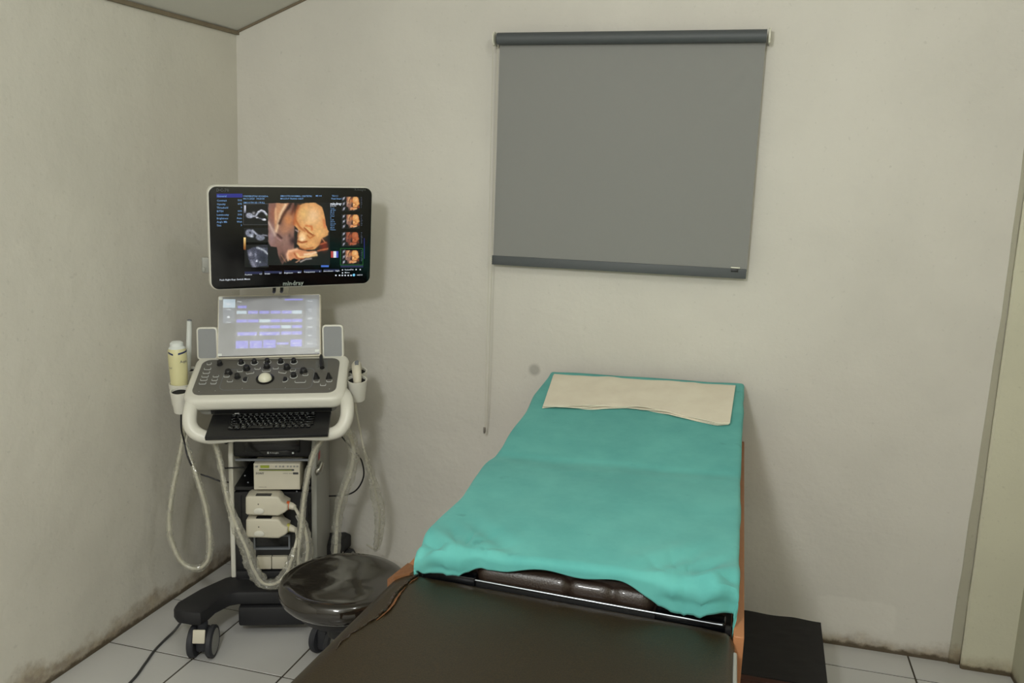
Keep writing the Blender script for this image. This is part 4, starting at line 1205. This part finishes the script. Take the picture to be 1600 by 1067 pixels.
    p.ell(930, 720, 80, 100, (120, 34, 16), .95); p.line([(880, 690), (960, 670)], 12, (200, 100, 60), .8); p.line([(840, 790), (990, 760)], 16, (210, 120, 76), .8); p.line([(900, 600), (940, 660)], 10, (222, 150, 100), .7)
    p.ell(300, 900, 50, 90, (36, 24, 20), .8); p.line([(285, 860), (350, 960)], 9, (180, 130, 96), .6)
    p.mask([(84, 68), (810, 62), (905, 120), (935, 230), (975, 450), (1005, 500), (1000, 560), (985, 640), (1005, 740), (970, 880), (760, 930), (560, 990), (420, 950), (340, 1010), (270, 990), (235, 850), (215, 740), (130, 735), (82, 650)])
    p.tex(.10, .03, 11); p.I = np.clip(p.I*np.array(tint), 0, 255)
    return p
def zf(fx, fy, q): return zm(q[0]+(q[2]-q[0])*fx, q[1]+(q[3]-q[1])*fy)
F0 = face_paint(150, 150)
picture('main_image', F0, lambda x, y: zf(x, y, (592, 231, 1077, 721)))
for k, (q, tn) in enumerate((((1205, 186, 1310, 300), (1, .96, .9)), ((1205, 325, 1310, 436), (1, .95, .88)), ((1200, 462, 1306, 574), (.78, .56, .52)), ((1196, 604, 1306, 714), (1, .96, .9)))):
    P_ = face_paint(34, 36, tn); picture('image_thumbnail', P_, lambda x, y, q=q: zf(x, y, q))
# grey slice pictures
def slice1():
    p = Paint(0, 0, 190, 160, 90, 76); p.wx *= .3; p.wy *= .3
    p.ell(45, 90, 34, 26, (150, 154, 168), 1, .2, 1.6); p.ell(78, 68, 16, 16, (190, 186, 190), .8); p.line([(60, 96), (95, 92), (110, 70), (135, 50), (160, 58), (182, 84)], 9, (176, 180, 192)); p.line([(110, 60), (140, 44), (165, 56), (184, 80)], 3, (230, 230, 240))
    p.ell(160, 122, 22, 10, (220, 222, 230), 1, .1, 1.6); p.ell(105, 104, 14, 7, (180, 180, 186), 1, 0, 1.6); p.line([(120, 110), (150, 118)], 5, (110, 112, 126)); p.line([(180, 84), (188, 110)], 2, (120, 150, 60), .8)
    p.tex(.5, .3, 7); p.poly([(6, 10), (18, 10), (18, 70), (6, 70)], (220, 224, 240), .9, 1, 0); p.ell(12, 75, 9, 30, (20, 20, 30), .8); return p
def slice2():
    p = Paint(0, 0, 190, 110, 90, 52); p.wx *= .3; p.wy *= .3
    p.ell(45, 40, 40, 34, (120, 124, 140), 1, .3, 1.6); p.ell(50, 36, 10, 9, (10, 10, 14), .9); p.ell(62, 62, 20, 16, (214, 220, 226), .9); p.line([(70, 20), (95, 44), (120, 64)], 9, (170, 174, 186))
    p.ell(130, 74, 44, 26, (120, 124, 136), 1, .1, 1.6); p.line([(150, 52), (186, 60)], 6, (130, 132, 142)); p.ell(26, 84, 36, 14, (6, 6, 9), .7); p.tex(.5, .3, 9); return p
def slice3():
    p = Paint(0, 0, 190, 170, 90, 80); p.wx *= .3; p.wy *= .3
    p.poly([(20, 40), (60, 20), (120, 4), (185, 4), (188, 160), (60, 168), (30, 110)], (66, 68, 84), 1, 10, 1)
    p.ell(45, 70, 20, 24, (170, 170, 184), .9); p.ell(150, 100, 44, 50, (34, 38, 50), .9); p.line([(100, 20), (150, 40), (186, 72)], 8, (176, 182, 188)); p.ell(95, 120, 12, 12, (225, 226, 240), 1); p.ell(122, 130, 12, 10, (140, 146, 150), .9)
    p.line([(60, 130), (80, 160)], 18, (130, 130, 146), .9); p.ell(85, 75, 14, 26, (150, 154, 170), .7); p.line([(120, 10), (180, 16)], 6, (14, 14, 20), .8); p.tex(.6, .25, 13); return p
def wedge(seed):
    p = Paint(0, 0, 40, 120, 16, 46); p.wx *= .2; p.wy *= .2
    for yy in (15, 58, 100): p.ell(20, yy, 9, 12, (176, 178, 190), .95, .5, 1.5); p.line([(12, yy+14), (30, yy-12)], 4, (150, 150, 164), .8); p.ell(10, yy-6, 6, 6, (8, 8, 10), .8)
    p.tex(.6, .3, seed); return p
picture('slice_image', slice1(), lambda x, y: zf(x, y, (402, 244, 592, 403)), z=.0024)
picture('slice_image', slice2(), lambda x, y: zf(x, y, (405, 430, 592, 542)), z=.0024)
picture('slice_image', slice3(), lambda x, y: zf(x, y, (410, 562, 600, 738)), z=.0024)
for k, (y0_, y1_) in enumerate(((186, 300), (325, 436), (462, 574), (600, 714))): picture('slice_thumbnail', wedge(20+k), lambda x, y, a=y0_, b_=y1_: zf(x, y, (1166, a, 1204, b_)), z=.0024)
def grad(cols):
    p = Paint(0, 0, 10, 80, 3, 16)
    for j in range(16): p.I[j, :] = np.array(cols[0])*(1-j/15)+np.array(cols[1])*(j/15)
    return p
picture('colour_scale', grad(((255, 226, 150), (120, 60, 10))), lambda x, y: zf(x, y, (403, 505, 420, 600)), z=.0028)
p = Paint(0, 0, 56, 44, 20, 14)
p.I[:, :7] = (170, 60, 56); p.I[:, 7:14] = (215, 218, 224); p.I[:, 14:] = (60, 70, 170); p.ell(36, 20, 9, 16, (240, 244, 250), .9)
picture('orientation_mark', p, lambda x, y: zf(x, y, (1084, 612, 1142, 662)), z=.0028)
mb = MB()
for y0_ in (190, 330, 466, 606):
    for k in range(7): mq(mb, 1318, y0_+k*13, 1323+random.uniform(0, 8), y0_+4+k*13, .0027)
mb.build('thumbnail_scale', M['e_dim'], mn)
# hinge bracket at the left edge of the monitor, arm and joint
mb = MB(); mb.box((-.272, -.088, -.024), (.026, .050, .014), bev=.003, T=TM); mb.box((-.281, -.100, -.020), (.010, .014, .018), bev=.002, T=TM); mb.build('side_hinge', M['shell'], mn)
mb = MB(); mb.tube([(-.01, -.13, .93), (-.01, -.115, 1.08), (.01, -.12, 1.25), (.05, -.20, 1.345)], [.026, .024, .024, .022], 14, 6); mb.build('monitor_arm', M['white'], UM)
p1 = TM @ Vector((0, -.02, -.052))
mb = MB(); mb.tube([(.05, -.19, 1.345), (.5*(.05+p1.x), .5*(-.19+p1.y), .5*(1.345+p1.z)), tuple(p1)], [.024, .020, .026], 12, 5); mb.build('tilt_joint', M['shell'], UM)
for q in (-.045, -.020):
    mb = MB(); mb.tube([tuple(TM @ Vector((q-.012, -.120, -.045))), tuple(TM @ Vector((q-.012, -.178, -.035))), tuple(TM @ Vector((q-.008, -.196, -.060)))], .0055, 8, 4); mb.build('monitor_cable', M['cordb'], mn)

# ---- cup holders
def cup(a, b, zt, zb, rt, rb, name='cup_holder', tilt=.22):
    TC = Matrix.Translation((a, -b, zt)) @ Matrix.Rotation(tilt, 4, 'X') @ Matrix.Translation((-a, b, -zt))
    mb = MB(); mb.lathe([(rb*.6, zb), (rb, zb+.002), (rt, zt-.002), (rt, zt), (rt-.004, zt), (rb-.004, zb+.01), (.001, zb+.01)], 32, c=(a, -b, 0), T=TC)
    o = mb.build(name, M['white'], UM)
    MB().lathe([(rt-.0045, zt-.008), (rb-.0036, zb+.012), (.001, zb+.0115)], 28, c=(a, -b, 0), T=TC).build('cup_lining', M['dark'], o)
    return o
cup(.279, .300, .900, .822, .035, .027); cup(.273, .215, .912, .85, .035, .028)
cup(-.295, .362, .868, .790, .0305, .0235); cup(-.313, .285, .876, .80, .0375, .030, tilt=.06); cup(-.300, .195, .905, .84, .022, .018)
mb = MB()
mb.box((.242, -.26, .872), (.022, .10, .022), bev=.004)
mb.build('holder_arm', M['shell'], UM)
mb = MB(); mb.box((-.268, -.27, .850), (.030, .16, .020), bev=.004); mb.build('holder_arm', M['shell'], UM)

# ================================================================== things on the machine
# gel bottle
t, T = mthing('gel_bottle', -.314, .285, .812, 'pale yellow gel bottle with white cap standing in the left cup holder', 'bottle')
Tl = Matrix.Rotation(-.035, 4, 'Y')
MB().lathe([(.024, 0), (.0275, .004), (.0285, .09), (.0300, .12), (.0305, .150), (.0300, .178), (.026, .186)], 36, T=Tl).build('bottle_body', M['gel'], t)
MB().lathe([(.0272, .183), (.0272, .186), (.022, .192), (.0215, .203), (.014, .209), (.001, .210)], 32, T=Tl).build('cap', M['cap'], t)
mb = MB(); n = 10
for (a0, a1, zz) in ((-70, 8, .166), (-140, -100, .164)):
    v, fc = [], []
    for k in range(n+1):
        a = math.radians(a0+(a1-a0)*k/n)
        for z in (zz+.012*(k/n if a0 == -70 else 1-k/n)*.6, zz+.006+.012*(k/n if a0 == -70 else 1-k/n)*.6): v.append((.0308*math.cos(a), .0308*math.sin(a), z))
    fc = [(2*k, 2*k+2, 2*k+3, 2*k+1) for k in range(n)]; mb.add(v, fc, True, Tl)
mb.build('label_stripe', M['navy'], t)
def wrap_text(mb, s, R_, z0, ang0, size, T):
    o_ = MB(); text_mb(o_, s, 0, 0, size, 0, None)
    v = []
    for (x, y, z) in o_.v:
        a = ang0+x/R_; v.append((R_*math.cos(a), R_*math.sin(a), z0+y))
    mb.add(v, o_.f, False, T)
mb = MB(); wrap_text(mb, 'Aqua', .0310, .142, math.radians(-62), .013, Tl); mb.build('label_lettering', M['navy'], t)
mb = MB(); wrap_text(mb, 'Gel', .0310, .122, math.radians(-140), .010, Tl); mb.build('label_lettering', M['navy'], t)

# wand probe with looped cable in its plastic sleeve
t, T = mthing('wand_probe', -.305, .195, .85, 'thin white wand probe standing upright in the rear left cup, cable hanging in a loop', 'ultrasound probe')
MB().tube([(-.316, -.19, .87), (-.314, -.17, .96), (-.312, -.16, 1.03), (-.311, -.158, 1.070)], [.0105, .0095, .0095, .0085], 12, 5, T=T).build('shaft', M['cap'], t)
MB().lathe([(.0085, 0), (.0075, .006), (.001, .008)], 12, c=(-.311, -.158, 1.068), T=T).build('tip', M['grey'], t)
LP_ = [(-.300, -.30, .785), (-.298, -.31, .723), (-.31, -.33, .639), (-.329, -.35, .533), (-.342, -.36, .445), (-.34, -.37, .369), (-.316, -.38, .297), (-.284, -.38, .257), (-.244, -.38, .25), (-.215, -.38, .282), (-.21, -.37, .345), (-.22, -.36, .445), (-.243, -.35, .533), (-.273, -.33, .616), (-.293, -.32, .681), (-.285, -.24, .743), (-.300, -.196, .80), (-.302, -.195, .838)]
MB().tube(LP_, .0055, 10, 6, T=T).build('cable', M['cable'], t)
MB().tube(LP_[1:-3], [.0085, .010, .009, .010, .011, .0095, .0105, .012, .0115, .012, .0105, .011, .009, .008], 12, 7, T=T, wob=.35, cap=False).build('plastic_sleeve', M['plastic'], t)

# curved probe lying across the right cups
t, T = mthing('curved_probe', .279, .300, .84, 'white curved probe with grey stripe resting in the right cup holders', 'ultrasound probe')
MB().tube([(.276, -.215, .900), (.273, -.228, .930), (.273, -.262, .938), (.278, -.292, .922), (.281, -.305, .895), (.281, -.303, .850)], [.013, .018, .0165, .0165, .0150, .010], 16, 6, T=T, flat=.9).build('probe_body', M['cream'], t)
MB().tube([(.2735, -.237, .9455), (.2735, -.262, .9495), (.276, -.283, .9440)], [.009, .0105, .0085], 12, 5, T=T, flat=.62).build('grey_grip', M['grey'], t)
CP = [(.279, -.300, .845), (.279, -.300, .826), (.273, -.30, .812), (.283, -.28, .741), (.30, -.26, .642), (.318, -.22, .546), (.337, -.20, .466), (.353, -.18, .371), (.350, -.16, .275), (.341, -.13, .202), (.30, -.06, .19)]
MB().tube(CP, [.0075, .0075, .006]+[.0034]*8, 10, 6, T=T).build('cable', M['cable'], t)
MB().tube(CP[4:10], [.005, .013, .021, .024, .020, .014], 14, 8, T=T, wob=.5, flat=.6, cap=False).build('plastic_sleeve', M['plastic'], t)

# spare black cable hanging under the left front cup
t, T = mthing('hanging_cable', -.295, .36, .78, 'short thin black cable hanging below the left front cup holder', 'cable')
MB().tube([(-.293, -.36, .792), (-.298, -.345, .732), (-.294, -.330, .681), (-.282, -.345, .640), (-.268, -.350, .605)], .0028, 8, 6, T=T).build('cable', M['cordb'], t)

# printer in the bay
t, T = mthing('thermal_printer', .007, .24, .505, 'cream thermal printer with green label in the tower bay', 'printer')
MB().box((.007, -.215, .553), (.158, .190, .095), bev=.003, T=T).build('printer_body', M['cream'], t)
Tq = T @ frame(0, .3105, 0)
MB().prism(rrect(-.070, .508, .084, .590, .003, 3), .003, -.001, T=Tq).build('front_door', M['cream'], t)
MB().box((.007, -.314, .5785), (.118, .003, .0055), bev=.0008, T=T).build('paper_slot', M['textd'], t)
mb = MB(); mb.box((.003, -.3148, .578), (.110, .0024, .0018), T=T); mb.box((-.033, -.3125, .590), (.030, .003, .009), T=T); mb.build('green_label', M['green'], t)
mb = MB()
for x in (.005, .018, .029, .044, .055, .066, .077): mb.box((x, -.3125, .5905), (.006, .003, .006), bev=.001, T=T)
mb.box((-.061, -.3125, .5905), (.009, .003, .006), bev=.001, T=T)
mb.build('printer_buttons', M['shell'], t)
mb = MB(); text_mb(mb, 'SONY', -.064, .5655, .0105, .0025, Tq, 'LEFT', .03); text_mb(mb, 'HYBRID GRAPHIC', .028, .5655, .0050, .0025, Tq); text_mb(mb, 'OPEN/CLOSE', -.056, .516, .0046, .0025, Tq); mb.quad(.062, .562, .080, .5695, .0023, Tq)
mb.build('printer_lettering', M['textd'], t)

# two transducer plugs
def plug(zoff, label, ringm, cab, cr, sleeve, srad, name='transducer_plug'):
    t, T = mthing(name, -.02, .33, zoff, label, 'plug', 'transducer plugs in the tower')
    out = [(-.086, .004), (.018, .000), (.040, .012), (.050, .022), (.050, .040), (.030, .052), (.022, .066), (.012, .072), (-.082, .073), (-.091, .066), (-.092, .010)]
    Tp = T @ frame(0, 0, zoff)
    MB().prism(out, .074, .287, bev=.008, T=Tp, seg=3).build('plug_body', M['cream'], t)
    MB().box((-.032, -.345, zoff+.0715), (.052, .022, .005), bev=.001, T=T).build('dark_label', M['black'], t)
    MB().lathe([(.017, 0), (.017, .005), (.012, .007), (.001, .007)], 24, T=T @ frame(-.046, .360, zoff+.020) @ Matrix.Diagonal((1, .62, 1, 1))).build('lock_knob', M['white'], t)
    MB().lathe([(.0022, 0), (.0010, .001)], 10, T=T @ frame(-.048, .3612, zoff+.044)).build('lock_mark', M['dark'], t)
    a, b_, z_ = .050, .338, zoff+.031
    MB().tube([(a-.006, -b_, z_), (a+.003, -b_-.001, z_-.001)], [.0165, .0145], 16, 3, T=T).build('ring', M[ringm], t)
    MB().tube([(a+.002, -b_, z_), (a+.012, -b_-.004, z_-.002), (a+.024, -b_-.008, z_-.006)], [.013, .012, .009], 14, 4, T=T).build('strain_relief', M['cream'], t)
    MB().tube(cab, cr, 10, 6, T=T).build('cable', M['cable'], t)
    MB().tube(sleeve, srad, 14, 8, T=T, wob=.45, flat=.75, cap=False).build('plastic_sleeve', M['plastic'], t)
    return t
c1 = [(.070, -.345, .458), (.085, -.385, .440), (.103, -.402, .400), (.110, -.405, .34), (.100, -.402, .27), (.085, -.400, .20), (.093, -.402, .293), (.102, -.41, .394), (.113, -.41, .508), (.127, -.41, .599), (.150, -.41, .688), (.185, -.40, .740)]
c1 = [(.070, -.345, .458), (.090, -.385, .445), (.112, -.398, .400), (.122, -.400, .33), (.112, -.400, .26), (.094, -.403, .245), (.090, -.408, .30), (.100, -.410, .394), (.112, -.41, .508), (.127, -.41, .599), (.150, -.41, .680), (.180, -.40, .722)]
plug(.428, 'upper cream transducer plug with orange ring on the tower front', 'orange', c1, .0055, c1[1:], [.012, .016, .019, .017, .014, .013, .013, .011, .012, .010, .009])
c2 = [(.074, -.345, .378), (.086, -.395, .366), (.082, -.42, .340), (.072, -.430, .300), (.057, -.44, .258), (.025, -.45, .226), (-.018, -.45, .226), (-.05, -.45, .276), (-.07, -.45, .344), (-.096, -.45, .412), (-.127, -.44, .498), (-.144, -.43, .572), (-.160, -.42, .657), (-.182, -.42, .735)]
plug(.346, 'lower cream transducer plug with yellow ring, cable looping left', 'yellow', c2, .005, c2[2:], [.010, .016, .020, .020, .022, .026, .026, .022, .013, .011, .013, .012], )

# cable in plastic on the right side of the tower
t, T = mthing('sleeved_cable', .25, .26, .19, 'thick cable in crinkled clear plastic hanging right of the tower', 'cable')
c4 = [(.215, -.30, .725), (.25, -.28, .695), (.266, -.26, .63), (.251, -.24, .54), (.222, -.22, .449), (.202, -.20, .355), (.197, -.20, .256), (.192, -.20, .193)]
MB().tube(c4, .007, 10, 6, T=T).build('cable', M['cable'], t)
MB().tube(c4, [.014, .019, .020, .018, .019, .018, .017, .015], 14, 8, T=T, wob=.35, cap=False).build('plastic_sleeve', M['plastic'], t)
t, T = mthing('side_cable', .25, .16, .42, 'thin black cable curving behind the sleeved cable right of the tower', 'cable')
MB().tube([(.200, -.21, .700), (.222, -.20, .660), (.262, -.17, .600), (.286, -.15, .555), (.292, -.145, .497), (.268, -.14, .445), (.225, -.12, .415), (.16, -.09, .40)], .003, 8, 6, T=T).build('cable', M['cordb'], t)
t, T = mthing('wall_side_cable', -.20, .20, .5, 'short black cable sticking out left of the tower', 'cable')
MB().tube([(-.266, -.25, .541), (-.235, -.25, .530), (-.197, -.25, .515), (-.17, -.22, .50)], .0028, 8, 5, T=T).build('cable', M['cordb'], t)
MB().tube([(-.178, -.30, .606), (-.170, -.31, .585), (-.150, -.305, .583), (-.106, -.292, .580)], .0024, 8, 5, T=T).build('plug_lead', M['cordb'], t)
MB().tube([(-.170, -.28, .665), (-.150, -.29, .685), (-.120, -.28, .690), (-.140, -.25, .700)], .007, 8, 5, T=T, wob=.5).build('cable_clip', M['cordb'], t)

# marker pen lying on the panel
t, T = mthing('marker_pen', .195, .25, .96, 'black pen lying on the slider controls of the console', 'pen')
xa, ya = zc(1318, 8); xb, yb_ = zc(1333, 120)
Tt = T @ TP
MB().tube([(xb, yb_+.004, .007), ((xa+xb)/2, (ya+yb_)/2, .0075), (xa, ya, .0080)], [.0075, .0072, .0060], 12, 5, T=Tt).build('barrel', M['black'], t)
MB().tube([(xa, ya, .0080), (xa-.0008, ya+.010, .0082)], [.0060, .0025], 12, 3, T=Tt).build('pen_cap', M['cordb'], t)

# power cord on the floor
mb = MB(); mb.tube([(.250, -.672, .130), (.195, -.655, .075), (.158, -.668, .018), (.152, -.72, .0045), (.164, -.79, .0045), (.188, -.87, .0045), (.213, -.964, .0045), (.222, -1.12, .0045), (.20, -1.4, .0045), (.12, -1.8, .0045)], .0042, 8, 7)
tag(mb.build('power_cord', M['cord']), 'dark grey power cord running across the tiles beside the left wall', 'cord')
